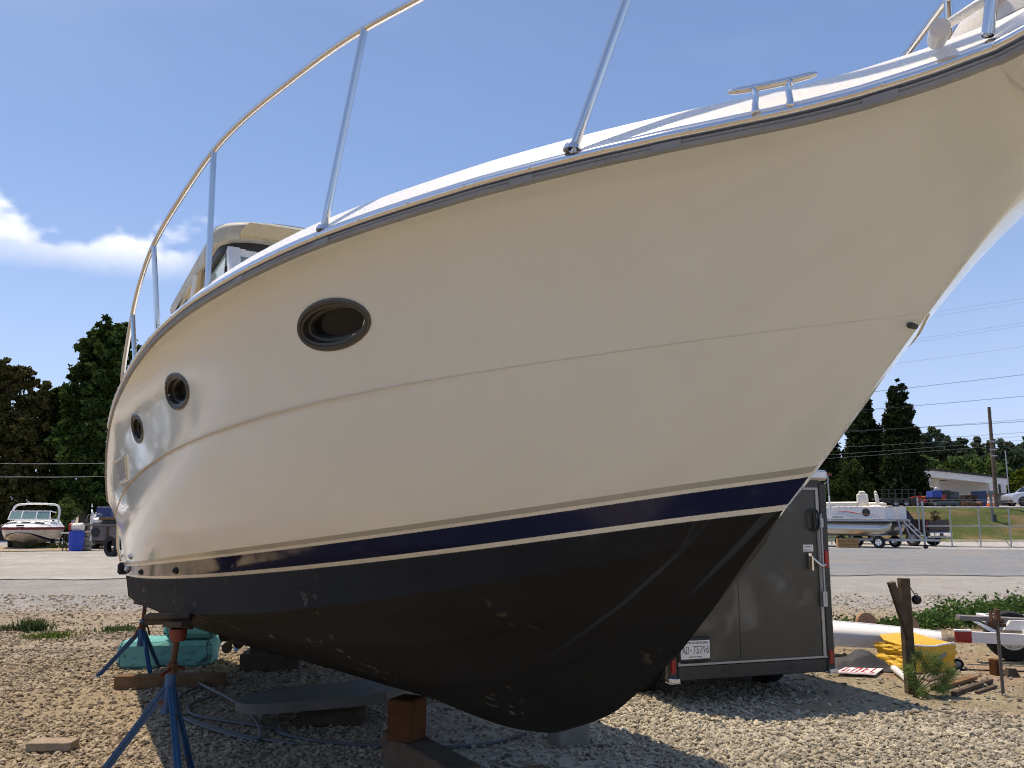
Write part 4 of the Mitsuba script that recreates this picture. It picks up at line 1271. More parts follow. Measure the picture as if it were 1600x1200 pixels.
def wheel(parent, c, R, w, axis_yaw, rim_mat='m_galvanised', T_=None, spokes=5):
    """axle along local x turned by yaw"""
    T_ = T_ or (lambda m: m)
    mk = lambda m: T_(place(place(m, pitch=0, roll=90), c[0], c[1], c[2], yaw=axis_yaw))
    k = add('wheel', mk(tyre(R, w, R * .56)), 'm_rubber', parent, smooth=40)
    rim_ = [lathe([(0, w * .25), (R * .14, w * .28), (R * .18, w * .18), (R * .45, w * .12), (R * .50, w * .36), (R * .58, w * .42), (R * .57, w * .2), (R * .57, -w * .4)], 24),
            lathe([(0, -w * .25), (R * .14, -w * .28), (R * .18, -w * .18), (R * .45, -w * .12), (R * .50, -w * .36), (R * .58, -w * .42)], 24)]
    if spokes:
        for s_ in (-1, 1):
            for q in range(spokes):
                a = q * 2 * math.pi / spokes
                rim_.append(bar((math.cos(a) * R * .1, math.sin(a) * R * .1, s_ * w * .30), (math.cos(a) * R * .54, math.sin(a) * R * .54, s_ * w * .36), R * .12, R * .05))
    add('rim', mk(cat_(*rim_)), rim_mat, k, smooth=40)


for x in (.16, TWD - .16):
    wheel(tr_, (x, .86, .30), .30, .19, 0, 'm_white_paint', TT)
AT('axle', tube([(.1, .86, .30), (TWD - .1, .86, .30)], .035, 8), 'm_black', smooth=True)

# ---------------------------------------------------------------- junk right of the trailer
# white dinghy hull lying upside down, end in a yellow cover
sec = []
for q in np.linspace(0, 1, 12):
    c = np.array([2.55, 10.75]) * (1 - q) + np.array([4.72, 9.74]) * q
    w_ = .34 * (1 - .45 * q ** 3)
    h_ = .30 * (1 - .30 * q ** 2.5)
    a = np.array([.42, .907])
    sec.append([[*(c + a * w_ * u * (.9 if z < .3 else 1)), .16 + .84 * h_ * z] for u, z in ((-1, 0), (-1.04, .25), (-.97, .62), (-.82, .86), (-.5, .98), (0, 1.02), (.5, .98), (.82, .86), (.97, .62), (1.04, .25), (1, 0))])
dg = thing('dinghy', 'white upturned dinghy hull lying right of the black trailer', 'dinghy')
add('hull', rings(sec), 'm_white_paint', dg, smooth=45)
add('keel_strip', tube(np.array([np.mean([s_[5], s_[5]], axis=0) for s_ in sec]), .012, 6), 'm_white_plastic', dg, smooth=True)
add('support', cat_(place(box(.12, .62, .1), 3.3, 10.4, .05, yaw=-25), place(box(.1, .5, .1), 4.3, 9.95, .05, yaw=-25)), 'm_timber_dark', dg)

bsdf('m_yellow', mikit.proc(lambda p, n, uv: mix((0.62, 0.36, 0.025), (0.72, 0.46, 0.035), fbm(p.x * 8, p.y * 8, p.z * 8, 3))), 0.55)
yc = thing('yellow_cover', 'yellow vinyl cover bag with white piping over the end of the dinghy', 'cover')
yl = []
for z, g_ in ((0.0, 0.0), (.02, .015), (.06, .025), (.10, .0), (.13, .02), (.17, .03), (.21, .012), (.245, .02), (.262, .0)):
    l = []
    for k, (u, v) in enumerate(((-1, -1), (-.6, -1), (-.2, -1), (.2, -1), (.6, -1), (1, -1), (1, -.3), (1, .4), (1, 1), (.3, 1), (-.4, 1), (-1, 1), (-1, .4), (-1, -.3))):
        wob = 1 + g_ * math.sin(k * 2.3 + z * 40)
        x, y = u * .335 * wob, v * .20 * wob
        c_, s_ = math.cos(.30), math.sin(.30)
        l.append((4.27 + x * c_ - y * s_ + z * .1, 9.42 + x * s_ + y * c_ + z * .12, z + .012 * math.sin(k * 1.7)))
    yl.append(l)
ym = rings(yl).subdivide_to_size(.035)
yv = np.array(ym.vertices)
yn = meshkit.fbm(np.stack([yv[:, 0] * 5 + yv[:, 2] * 3, yv[:, 1] * 5, yv[:, 2] * 17], -1), 3) - .5
yc_ = np.array([4.29, 9.44])
yd = yv[:, :2] - yc_
ym.vertices = np.c_[yv[:, :2] + yd * (yn * .34 * np.clip(yv[:, 2] / .04, 0, 1))[:, None], yv[:, 2]]
add('bag', ym, 'm_yellow', yc, smooth=50)
tp = np.array(yl[-1])
flap = np.array([(tp[0] + tp[1]) / 2 * .5 + tp[0] * .5, tp[2], tp[4], tp[5], tp[7] + [0, 0, .03], (tp[8] + tp[9]) / 2 + [0, .1, .07], (tp[10] + tp[11]) / 2 + [0, .1, .07], tp[12] + [0, 0, .03]])
ctr = flap.mean(0) + [0, .03, .05]
fl = trimesh.Trimesh(np.vstack([flap, flap - [0, 0, .012], ctr]), [[i, (i + 1) % 8, 16] for i in range(8)] + [[i, 8 + i, 8 + (i + 1) % 8] for i in range(8)] + [[i, 8 + (i + 1) % 8, (i + 1) % 8] for i in range(8)], process=False)
add('flap', fl, 'm_yellow', yc, smooth=40)
add('piping', tube(np.vstack([tp[[0, 1, 2, 3, 4, 5, 6, 7]] + [0, 0, .004]]), .011, 7), 'm_white_plastic', yc, smooth=True, label='white piping along the front edge')
mk_ = [(tp[3] * .45 + np.array(yl[0][3]) * .55), (tp[4] * .6 + np.array(yl[0][4]) * .4), (tp[4] * .72 + np.array(yl[0][4]) * .28), (tp[3] * .62 + np.array(yl[0][3]) * .38)]
add('emblem', hullpts([q + np.array([.006, -.022, 0]) + np.array([0, o, 0]) for q in mk_ for o in (0, .004)]), 'm_vinyl', yc)
cw = thing('castor_wheel', 'small wheel lying right of the yellow cover', 'wheel')
wheel(cw, (4.72, 9.42, .055), .055, .035, 70, 'm_galvanised', spokes=0)

# black tarp
g_u, g_v = np.meshgrid(np.linspace(0, 1, 26), np.linspace(0, 1, 18), indexing='ij')
tx, ty = 3.28 + g_u * .78 + .06 * g_v, 9.30 + g_v * .42 - g_u * .12
edge_f = np.minimum(np.minimum(g_u, 1 - g_u) / .2, np.minimum(g_v, 1 - g_v) / .25).clip(0, 1)
tz = .012 + edge_f * (.05 + .13 * np.exp(-((g_u - .55) / .22) ** 2) * np.exp(-((g_v - .5) / .35) ** 2) + .07 * (meshkit.fbm(np.stack([g_u * 5, g_v * 4, 0 * g_u], -1), 3) - .4)).clip(0, 1)
bsdf('m_tarp', (0.045, 0.045, 0.048), 0.7)
tp0 = np.stack([tx, ty, tz], -1)
add('tarp', cat_(grid(tp0), grid(tp0 - [0, 0, .006], True)), 'm_tarp', label='crumpled black tarp on the ground beside the yellow cover', cat='tarp', smooth=True)

# sign board lying flat, red lettering worn away
sg = thing('sign_board', 'white sign board with worn red letters lying flat on the ground', 'sign')
sq = np.array([(3.26, 9.02), (3.62, 8.90), (3.90, 9.32), (3.55, 9.40)])
add('board', hullpts([(x, y, z) for x, y in sq for z in (.030, .038)]), 'm_white_paint', sg)
bsdf('m_red_paint', (0.36, 0.03, 0.04), 0.5)
bl = lambda u, v: (sq[0] * (1 - u) * (1 - v) + sq[1] * u * (1 - v) + sq[2] * u * v + sq[3] * (1 - u) * v)
rs = []
for k, (u0, u1, v0, v1) in enumerate(((.08, .13, .2, .75), (.08, .24, .2, .30), (.2, .25, .2, .5), (.32, .37, .2, .78), (.32, .48, .68, .78), (.45, .50, .2, .78), (.58, .74, .2, .28), (.58, .63, .2, .78), (.58, .74, .48, .56), (.8, .85, .2, .78), (.8, .95, .2, .28), (.05, .97, .88, .94), (.05, .97, .05, .10))):
    rs.append(hullpts([(*bl(u, v), z) for u in (u0, u1) for v in (v0, v1) for z in (.0385, .0395)]))
add('red_stroke', cat_(*rs), 'm_red_paint', sg)

# V post with hanging ball
vp = thing('wooden_post', 'weathered wooden post with a short board leaning off it like a V', 'post')
add('upright', box2(3.60, 3.685, 8.12, 8.205, -.1, 1.03, .004), 'm_timber_dark', vp)
add('side_board', bar((3.63, 8.09, .50), (3.485, 8.07, 1.0), .05, .075, up=(0, 1, 0)), 'm_timber_dark', vp)
add('rope', tube([(3.685, 8.16, .97), (3.72, 8.15, .90), (3.742, 8.15, .865)], .005, 6), 'm_black', vp, smooth=True)
fb = thing('ball_float', 'small black ball hanging from the wooden post', 'ball')
add('ball', place(trimesh.creation.icosphere(3, .043), 3.745, 8.15, .835), 'm_rubber', fb, smooth=True)
add('eyelet', place(trimesh.creation.torus(.012, .004), 3.745, 8.15, .882, pitch=90), 'm_rust', fb, smooth=True)

# young pine
r_ = np.random.default_rng(5)
pn = thing('pine_seedling', 'young pine with long thin needles in front of the wooden post', 'plant')
tips = [(.02, 0, .12), (.12, -.02, .26), (.22, .03, .20), (.30, 0, .14), (.08, .05, .34), (.17, -.04, .33), (.26, .04, .28), (.34, -.02, .20), (-.02, .03, .22), (.05, -.06, .05), (.2, -.05, .08), (.30, .05, .06)]
st = [tube(spline([(3.60, 8.02, 0), (3.60 + t[0] * .4, 8.02 + t[1] * .4, t[2] * .6), (3.60 + t[0], 8.02 + t[1], t[2])], 6), np.linspace(.007, .002, 6), 5) for t in tips]
add('stem', cat_(*st), 'm_bark', pn, smooth=True)
nd, nc_ = [], []
V, F, C = [], [], []
for t in tips:
    c = np.array([3.60 + t[0], 8.02 + t[1], t[2]])
    for k in range(330):
        d = r_.normal(size=3) + [0, 0, .7]
        d /= np.linalg.norm(d)
        o = c + r_.normal(size=3) * .022
        s_ = np.cross(d, r_.normal(size=3))
        s_ *= .0016 / np.linalg.norm(s_)
        L_ = r_.uniform(.05, .105)
        b = len(V)
        V += [o - s_, o + s_, o + d * L_ + [0, 0, -.012]]
        F.append((b, b + 1, b + 2))
        C += [np.array([.22, .30, .10]) * r_.uniform(.6, 1.4)] * 3
add('needles', trimesh.Trimesh(np.array(V), np.array(F), process=False), 'm_leaf', pn, smooth=False, color=np.array(C))

add('plastic_pipe', tube([(3.93, 9.17, .05), (3.87, 8.85, .045), (3.80, 8.53, .035)], .034, 12), 'm_white_plastic', label='short white plastic pipe lying by the young pine', cat='pipe', smooth=40)
add('ground_plank', place(bar((3.92, 8.29, .02), (4.53, 8.77, .035), .09, .03), 0, 0, 0), 'm_timber', label='flat brown plank on the dirt right of the young pine', cat='plank')
add('ground_plank', place(bar((3.97, 8.05, .02), (4.63, 8.63, .03), .045, .035), 0, 0, 0), 'm_timber_dark', label='narrow dark plank in front of the flat brown one', cat='plank')
add('ground_plank', place(bar((4.22, 8.13, .015), (4.55, 8.40, .02), .03, .02), 0, 0, 0), 'm_timber_dark', label='short dark stick beside the narrow plank', cat='plank')

# steel stake
sk_ = thing('steel_stake', 'rusty steel stake with a small clamp at its top', 'stake')
bsdf('m_old_steel', (0.12, 0.10, 0.09), 0.8)
add('rod', tube([(4.43, 8.07, -.1), (4.43, 8.07, .745)], .0155, 8), 'm_old_steel', sk_, smooth=True)
add('clamp', cat_(box2(4.415, 4.455, 8.045, 8.095, .66, .76, .004), box2(4.372, 4.384, 8.05, 8.09, .66, .745), box2(4.37, 4.49, 8.05, 8.09, .645, .668), box2(4.455, 4.50, 8.05, 8.10, .60, .63)), 'm_rust', sk_)
add('wood_block', place(box(.075, .10, .16, ch=.004), 4.92, 9.06, .08, yaw=12), 'm_timber_orange', label='small upright wood block behind the steel stake', cat='wood block')
add('wood_wedge', hullpts([(4.95, 8.90, 0), (5.09, 8.92, 0), (4.95, 9.0, 0), (5.09, 9.02, 0), (4.97, 8.92, .09), (5.05, 8.93, .09), (4.97, 8.98, .09)]), 'm_timber_dark', label='dark wedge against the small wood block', cat='wood block')
add('paper_scrap', hullpts([(4.60, 9.12, .004), (4.74, 9.10, .006), (4.77, 9.19, .02), (4.64, 9.22, .016), (4.68, 9.15, .03)]), 'm_paver', label='pale crumpled scrap on the dirt', cat='scrap')

# small white boat trailer at the right edge
bt = thing('boat_trailer', 'white boat trailer with red tail light at the right edge', 'trailer')
add('beam', bar((5.02, 9.78, .285), (7.4, 9.05, .24), .06, .115), 'm_white_paint', bt)
add('beam', bar((6.0, 11.3, .32), (7.6, 10.9, .30), .06, .10), 'm_white_paint', bt)
add('cross_member', bar((5.6, 9.62, .33), (6.0, 11.35, .33), .06, .08), 'm_white_paint', bt)
tl = add('tail_light', place(box(.165, .06, .125, ch=.01), 4.98, 9.78, .285, yaw=-17), 'm_red_lens', bt, label='red tail light at the end of the white beam')
add('cap', place(box(.172, .066, .02, ch=.004), 4.98, 9.78, .352, yaw=-17), 'm_white_paint', tl)
add('strut', hullpts([(5.13, 9.83, .44), (5.19, 9.83, .44), (5.31, 9.80, .33), (5.40, 9.79, .33), (5.13, 9.85, .44), (5.19, 9.85, .44), (5.31, 9.82, .33), (5.40, 9.81, .33)]), 'm_white_paint', bt)
add('fender', hullpts([(5.42, 9.75, .36), (5.82, 9.63, .36), (5.49, 9.73, .46), (5.77, 9.65, .47), (5.42, 9.85, .36), (5.82, 9.75, .36), (5.49, 9.83, .46), (5.77, 9.77, .47)]), 'm_white_paint', bt)
wood('m_grey_wood', (0.13, 0.12, 0.12), (0.25, 0.23, 0.22))
add('bunk_board', bar((5.02, 9.95, .475), (7.0, 9.55, .42), .15, .045), 'm_grey_wood', bt, label='grey carpeted bunk board')
add('bunk_bracket', cat_(box(.05, .06, .09, (6.02, 9.73, .40)), box(.05, .06, .09, (5.35, 9.86, .42))), 'm_rust', bt)
wheel(bt, (5.62, 9.98, .27), .27, .17, 75, 'm_white_paint')
add('cable', tube(spline([(4.55, 9.4, .01), (4.9, 9.28, .015), (5.4, 9.22, .012), (6.2, 9.05, .012)], 20), .008, 6), 'm_rubber', label='black cable on the dirt below the white boat trailer', cat='cable', smooth=True)

# log rounds, rocks
wood('m_log_end', (0.30, 0.17, 0.09), (0.40, 0.25, 0.15), 14)
for c, lab, yw in (((4.55, 11.35, .235), 'round wood slice standing on edge behind the dinghy', 10), ((5.02, 11.1, .215), 'tilted wood slice behind the wooden post', 40)):
    k = add('wood_slice', place(place(lathe([(0, .03), (.135, .03), (.14, .02), (.14, -.03), (0, -.03)], 26), pitch=78), *c, yaw=yw), 'm_log_end', label=lab, cat='wood slice', smooth=40)
for k, (x, y, s_, lab) in enumerate(((5.40, 11.2, .17, 'brown rock right of the wooden post, beyond the yellow cover'), (5.75, 11.5, .13, 'flat pale rock beside the brown rock'), (5.1, 11.0, .12, 'small rock between the wood slice and the brown rock'), (4.1, 8.75, .05, 'small dark stone by the young pine'), (4.22, 8.8, .045, 'second small dark stone by the young pine'))):
    m = trimesh.creation.icosphere(2, 1.0)
    v = np.array(m.vertices)
    m.vertices = v * (1 + .5 * (meshkit.fbm(v * 1.6 + k * 3, 3) - .5))[:, None] * s_ * np.array([1, .8, .62])
    add('rock', place(m, x, y, s_ * .3, yaw=k * 40), 'm_paver', label=lab, cat='rock', smooth=25)

# leafy weeds along the drive: ground cover
m1, c1 = leaves([(6.2, 12.9, .08, .7, .5, .11), (6.9, 13.3, .12, .6, .5, .15), (7.6, 13.7, .15, .8, .6, .18), (8.4, 14.0, .14, .8, .6, .16), (9.3, 14.1, .12, .9, .6, .14), (5.75, 12.5, .07, .4, .4, .09), (8.8, 13.4, .08, .8, .5, .1), (7.2, 12.9, .10, .7, .5, .12), (10.4, 14.1, .11, .9, .6, .13)],
                12000, .036, (0.080, 0.145, 0.045), 41, shell=.1)
add('weed_patch', m1, 'm_leaf', label='big patch of leafy green weeds beyond the boat trailer', kind='stuff', smooth=False, color=c1)
m1, c1 = leaves([(4.55, 12.2, .07, .7, .4, .10), (5.2, 12.4, .06, .5, .4, .08), (3.9, 12.1, .06, .5, .4, .09)], 2600, .033, (0.075, 0.125, 0.045), 42, shell=.2)
add('weed_patch', m1, 'm_leaf', label='low leafy weeds beyond the dinghy', kind='stuff', smooth=False, color=c1)


def tuft(x, y, w, h, n, tint, label, seed):
    r = np.random.default_rng(seed)
    V, F, C = [], [], []
    for k in range(n):
        bx, by = x + r.normal() * w * .35, y + r.normal() * w * .3
        a = r.uniform(0, 2 * np.pi)
        ln_ = h * r.uniform(.5, 1.1)
        d = np.array([math.cos(a) * r.uniform(.1, .8), math.sin(a) * r.uniform(.1, .8), 1.0])
        d /= np.linalg.norm(d)
        s_ = np.array([-math.sin(a), math.cos(a), 0]) * r.uniform(.004, .009)
        p0, p1, p2 = np.array([bx, by, 0]), np.array([bx, by, 0]) + d * ln_ * .6, np.array([bx, by, 0]) + d * ln_ * .9 + np.array([d[0], d[1], -.2]) * ln_ * .3
        b = len(V)
        V += [p0 - s_, p0 + s_, p1 + s_ * .9, p1 - s_ * .9, p2]
        F += [(b, b + 1, b + 2), (b, b + 2, b + 3), (b + 3, b + 2, b + 4)]
        C += [np.array(tint) * r.uniform(.6, 1.4)] * 5
    base_ = place(lathe([(0, .012), (w * .45, .008), (w * .75, -.01)], 12), x, y, 0)
    n_b = len(V)
    V, F, C = list(V) + list(np.array(base_.vertices)), list(F) + [tuple(q + n_b) for q in np.array(base_.faces)], list(C) + [np.array(tint) * .8] * len(base_.vertices)
    add('grass_tuft', trimesh.Trimesh(np.array(V), np.array(F), process=False), 'm_leaf', label=label, cat='grass tuft', smooth=False, color=np.array(C))


tuft(-6.78, 12.5, .30, .22, 420, (.075, .105, .04), 'upright green weed tuft in the gravel at the far left', 1)
tuft(-7.15, 12.5, .16, .12, 120, (.075, .10, .04), 'tiny weed tuft at the left edge, left of the upright one', 2)
tuft(-6.15, 11.75, .42, .10, 420, (.12, .16, .035), 'flat yellow green weed tuft right of the upright one', 3)
tuft(-5.55, 12.55, .42, .09, 300, (.085, .115, .045), 'low weed tuft nearest the far boat stand', 4)

# ---------------------------------------------------------------- across the drive on the right
# pontoon boat on its trailer; local x = length (bow +), y = to its left, turned into place
PA = math.radians(-47)
PC0 = np.array([18.55, 45.4])
PLIFT = .36


def PTf(m):
    m = m.copy()
    v = np.array(m.vertices)
    c_, s_ = math.cos(PA), math.sin(PA)
    m.vertices = np.c_[PC0[0] + v[:, 0] * c_ - v[:, 1] * s_, PC0[1] + v[:, 0] * s_ + v[:, 1] * c_, v[:, 2] + PLIFT]
    return m


def PTt(m):
    m = PTf(m)
    m.apply_translation([0, 0, -PLIFT])
    return m


pb = thing('pontoon_boat', 'white pontoon boat with cream seats on a trailer across the drive', 'boat')
AP = lambda nm, m, mat, par=None, **k: add(nm, PTf(m), mat, par or pb, **k)
bsdf('m_panel_white', (0.62, 0.62, 0.63), 0.35)
bsdf('m_brushed', mikit.proc(lambda p, n, uv: mix((0.55, 0.52, 0.47), (0.40, 0.28, 0.14), smoothstep(.62, .42, p.z))), 0.25, 0.9)
bsdf('m_cream', (0.72, 0.66, 0.55), 0.55)
HY = 1.2     # half beam
for sgn in (-1, 1):
    prof = [(-4.6, .37), (1.05, .37), (1.22, .34), (1.42, .23), (1.58, .09), (1.64, .01)]
    tb_ = tube([(x, sgn * (HY - .39), .60 + (.37 - r) * .95) for x, r in prof], [r for _, r in prof], 18)
    AP('pontoon', tb_, 'm_brushed', smooth=50, label='polished aluminium pontoon with tan waterline scum')
AP('deck', box2(-4.6, 1.75, -HY, HY, .98, 1.06), 'm_galvanised')
for sgn in (-1, 1):
    sp = AP('side_panel', box2(-4.6, 1.55, sgn * HY - .02, sgn * HY + .02, 1.08, 1.68, .01), 'm_panel_white', label='white side panel with red swoosh')
    if sgn < 0:
        sw = spline([(-1.15, -1.235, 1.46), (-.7, -1.235, 1.50), (-.2, -1.235, 1.44), (.25, -1.235, 1.36), (.6, -1.235, 1.34), (1.2, -1.235, 1.33)], 20)
        AP('swoosh', tube(sw, .004 + .022 * np.sin(np.linspace(0, np.pi, 20)) ** 2 * np.r_[np.ones(10), np.zeros(10) + .3], 6), 'm_red_paint', sp, smooth=True)
        AP('emblem', place(lathe([(0, .01), (.20, .008), (.21, 0)], 20), .55, -1.226, 1.43, pitch=90), 'm_black', sp)
        tm = meshkit.text_mesh('MANITOU', .085, .006)
        vv = np.array(tm.vertices)
        tm.vertices = np.c_[vv[:, 0] - 1.25, -1.222 - vv[:, 2], 1.15 + vv[:, 1]]
        tm.fix_normals()
        AP('lettering', tm, 'm_roof_dark', sp, smooth=False)
AP('bow_panel', box2(1.53, 1.57, -HY, -.40, 1.08, 1.66, .01), 'm_panel_white')
AP('bow_panel', box2(1.53, 1.57, .40, HY, 1.08, 1.66, .01), 'm_panel_white')
AP('bow_gate', cat_(box2(1.54, 1.56, -.36, .36, 1.12, 1.60)), 'm_cream')
for a_ in ([(-4.6, -HY, 1.70), (1.5, -HY, 1.70)], [(-4.6, HY, 1.70), (1.5, HY, 1.70)], [(1.55, -HY, 1.70), (1.55, HY, 1.70)]):
    AP('top_rail', tube(a_, .022, 8), 'm_galvanised', smooth=True)
AP('canopy_post', box2(-1.42, -1.36, -HY - .03, -HY + .03, 1.0, 2.30), 'm_white_paint')
for k, (x0, x1, y0, y1) in enumerate(((-4.0, .2, -1.12, -.62), (-4.0, .6, .6, 1.12), (.65, 1.35, -1.1, -.55))):
    b_ = AP('bench', box2(x0, x1, y0, y1, 1.06, 1.60, .06), 'm_cream', smooth=30)
    AP('backrest', box2(x0, x1 - .1, y0 + (.0 if k != 1 else .38), y0 + (.14 if k != 1 else .52), 1.58, 1.98 if k != 2 else 1.80, .06), 'm_cream', b_, smooth=30)


def captain(x, y, yaw, lab):
    q = lambda m: place(m, x, y, 0, yaw=yaw)
    c = AP('captain_seat', q(box2(-.28, .28, -.28, .28, 1.55, 1.75, .06)), 'm_cream', smooth=30, label=lab)
    AP('backrest', q(place(box(.16, .58, .72, ch=.07), -.26, 0, 2.05, roll=-8)), 'm_cream', c, smooth=30)
    AP('headrest', q(place(box(.15, .34, .20, ch=.06), -.32, 0, 2.45, roll=-8)), 'm_cream', c, smooth=30)
    for s_ in (-1, 1):
        AP('armrest', q(box2(-.22, .16, s_ * .33 - .05, s_ * .33 + .05, 1.80, 1.92, .03)), 'm_cream', c, smooth=30)
    AP('pedestal', q(tube([(0, 0, 1.05), (0, 0, 1.56)], .06, 10)), 'm_galvanised', c, smooth=True)


captain(.05, -.35, -55, 'cream captain seat turned to the camera')
captain(.75, .35, 20, 'second cream captain seat seen from its side')
ptr = thing('pontoon_trailer', 'grey boat trailer with ladder stand carrying the pontoon boat', 'trailer')
AQ = lambda nm, m, mat, par=None, **k: add(nm, PTt(m), mat, par or ptr, **k)
for y in (-.55, .55):
    AQ('frame_rail', box2(-4.5, 2.0, y - .05, y + .05, .36, .46), 'm_galvanised')
AQ('tongue', cat_(bar((2.0, -.55, .42), (3.0, 0, .42), .09), bar((2.0, .55, .42), (3.0, 0, .42), .09), bar((2.9, 0, .42), (3.6, 0, .42), .09)), 'm_galvanised')
lad = AQ('ladder_stand', cat_(bar((2.0, -.55, .42), (1.75, -.30, 1.42), .07), bar((2.0, .55, .42), (1.75, .30, 1.42), .07), bar((2.9, -.3, .42), (1.95, -.26, 1.40), .06), bar((2.9, .3, .42), (1.95, .26, 1.40), .06), box2(1.7, 2.0, -.34, .34, 1.40, 1.46)), 'm_galvanised')
for z, w_, xx in ((.62, .30, 2.70), (.88, .28, 2.45), (1.14, .26, 2.2)):
    AQ('step', box2(xx - .08, xx + .08, -w_, w_, z, z + .035), 'm_galvanised', lad)
for x, y in ((-1.0, -.95), (-1.0, .95), (1.0, -.95), (1.0, .95)):
    wheel(ptr, (x, y, .30), .30, .2, 90, 'm_chrome', PTt)
AQ('fender', box2(.6, 1.4, -1.06, -.84, .63, .66), 'm_galvanised')
AQ('jack_wheel', tube([(2.9, -.06, .1), (2.9, .06, .1)], .1, 14), 'm_rubber')

wood('m_crate', (0.26, 0.15, 0.06), (0.42, 0.27, 0.13), 3)
cr = thing('wooden_crate', 'brown wooden crate beside the black trailer, below the pontoon boat', 'crate')
for z in (.03, .19, .35):
    add('slat', place(box(1.0, .03, .13, ch=.004), 17.05, 44.2, z + .065, yaw=-12), 'm_crate', cr)
add('box', place(box(.96, .6, .44), 17.12, 44.55, .23, yaw=-12), 'm_crate', cr)

# dark pickup behind the gate
pk = thing('pickup_truck', 'dark maroon pickup truck standing behind the gate post', 'truck')
KA, KC = math.radians(119), np.array([23.0, 46.9])


def KT(m):
    m = m.copy()
    v = np.array(m.vertices)
    c_, s_ = math.cos(KA), math.sin(KA)
    m.vertices = np.c_[KC[0] + v[:, 0] * c_ - v[:, 1] * s_, KC[1] + v[:, 0] * s_ + v[:, 1] * c_, v[:, 2]]
    return m


bsdf('m_dark_red', (0.16, 0.012, 0.018), 0.6)
bsdf('m_maroon', (0.016, 0.008, 0.012), 0.35, 0.0, .3)
AK = lambda nm, m, mat, par=None, **k: add(nm, KT(m), mat, par or pk, **k)
# x forward, rear bumper at x=0
AK('bed', cat_(hullpts([(x, s_ * .97, z) for x in (.05, 2.1) for s_ in (-1,) for z in (.72, 1.42)] + [(x, -.90, z) for x in (.05, 2.1) for z in (.60, 1.42)]), hullpts([(x, .97, z) for x in (.05, 2.1) for z in (.72, 1.42)] + [(x, .90, z) for x in (.05, 2.1) for z in (.60, 1.42)]), box2(.05, 2.1, -.93, .93, .60, .85)), 'm_maroon', smooth=30)
tg_ = AK('tailgate', box2(-.01, .06, -.82, .82, .82, 1.40, .015), 'm_maroon', label='dark tailgate')
AK('handle', box2(-.025, -.008, -.12, .12, 1.18, 1.28, .004), 'm_black', tg_)
AK('bumper', box2(-.16, .02, -.95, .95, .52, .74, .04), 'm_chrome', smooth=30)
AK('plate', box2(-.166, -.158, -.16, .16, .55, .70), 'm_navy')
for s_ in (-1, 1):
    AK('tail_light', box2(-.012, .07, s_ * .90 - .05, s_ * .90 + .05, .98, 1.32, .01), 'm_dark_red')
cab = AK('cab', rings([[(x, y, z) for x, y in ((x0, -w_), (x1, -w_), (x1, w_), (x0, w_))] for z, x0, x1, w_ in ((.60, 2.1, 4.4, .95), (1.1, 2.1, 4.4, .98), (1.42, 2.12, 4.35, .95), (1.90, 2.35, 3.6, .78), (1.96, 2.5, 3.45, .72))]), 'm_maroon', smooth=30)
AK('rear_window', hullpts([(2.17 - .012, -.7, 1.46), (2.17 - .012, .7, 1.46), (2.31 - .012, -.62, 1.84), (2.31 - .012, .62, 1.84), (2.2, -.7, 1.46), (2.2, .7, 1.46), (2.35, -.62, 1.84), (2.35, .62, 1.84)]), 'm_dark_glass', cab)
AK('hood', box2(4.3, 5.6, -.92, .92, .6, 1.2, .1), 'm_maroon', smooth=30)
for x in (.95, 4.75):
    for s_ in (-1, 1):
        wheel(pk, (x, s_ * .84, .40), .40, .27, 90, 'm_galvanised', KT)
AK('hitch', box2(-.35, -.1, -.05, .05, .42, .50), 'm_black')
for k, (y, z) in enumerate(((-.3, 1.85), (-.05, 1.75))):
    pass
bx = thing('dead_bush', 'dry grey weed stalks standing behind the gate post', 'bush')
m1, c1 = leaves([(22.15, 45.6, 1.6, .28, .2, .34)], 500, .05, (0.16, 0.13, 0.09), 44, shell=.1)
add('twigs', m1, 'm_leaf', bx, kind='stuff', smooth=False, color=c1)
add('stem', tube([(22.15, 45.6, 0), (22.15, 45.6, 1.4)], .02, 6), 'm_bark', bx, smooth=True)

# parking lot on top of the bank
LZ = lambda x, y: float(terrain(x, y))
sv = thing('silver_suv', 'silver sport utility car at the right edge of the parking lot', 'car')
SX, SY = 39.4, 69.0
SZ = LZ(SX, SY)
bsdf('m_silver', (0.52, 0.53, 0.55), 0.25, 0.5, .6, clearcoat=.8)
# x backwards from the nose (points to the right of the picture)
side = [(0, .45), (.02, .75), (.12, .92), (.5, 1.02), (1.15, 1.10), (1.75, 1.58), (2.1, 1.66), (3.4, 1.66), (4.15, 1.45), (4.4, 1.05), (4.45, .5), (4.4, .32), (.1, .30)]
secs = []
for w_, k in ((-.90, .94), (-.86, 1.0), (.86, 1.0), (.90, .94)):
    secs.append([(SX + .05 + 2.2 + (x - 2.2) * (k if abs(w_) > .88 else 1), SY + w_ + (0 if z < 1.1 else -np.sign(w_) * .18 * (z - 1.1) / .5), SZ + .3 + (z - .3) * (.98 if abs(w_) > .88 else 1)) for x, z in side])
add('body', rings(secs), 'm_silver', sv, smooth=30)
add('windshield', hullpts([(SX + x, SY + y, SZ + z) for x, z in ((1.24, 1.13), (1.74, 1.56)) for y in (-.62, .62)] + [(SX + x + .06, SY + y, SZ + z) for x, z in ((1.24, 1.13), (1.74, 1.54)) for y in (-.62, .62)]), 'm_dark_glass', sv)
add('side_window', hullpts([(SX + x, SY - .80 + d, SZ + z) for x, z in ((1.45, 1.14), (1.85, 1.54), (3.3, 1.54), (3.9, 1.16)) for d in (-.03, .02)]), 'm_dark_glass', sv)
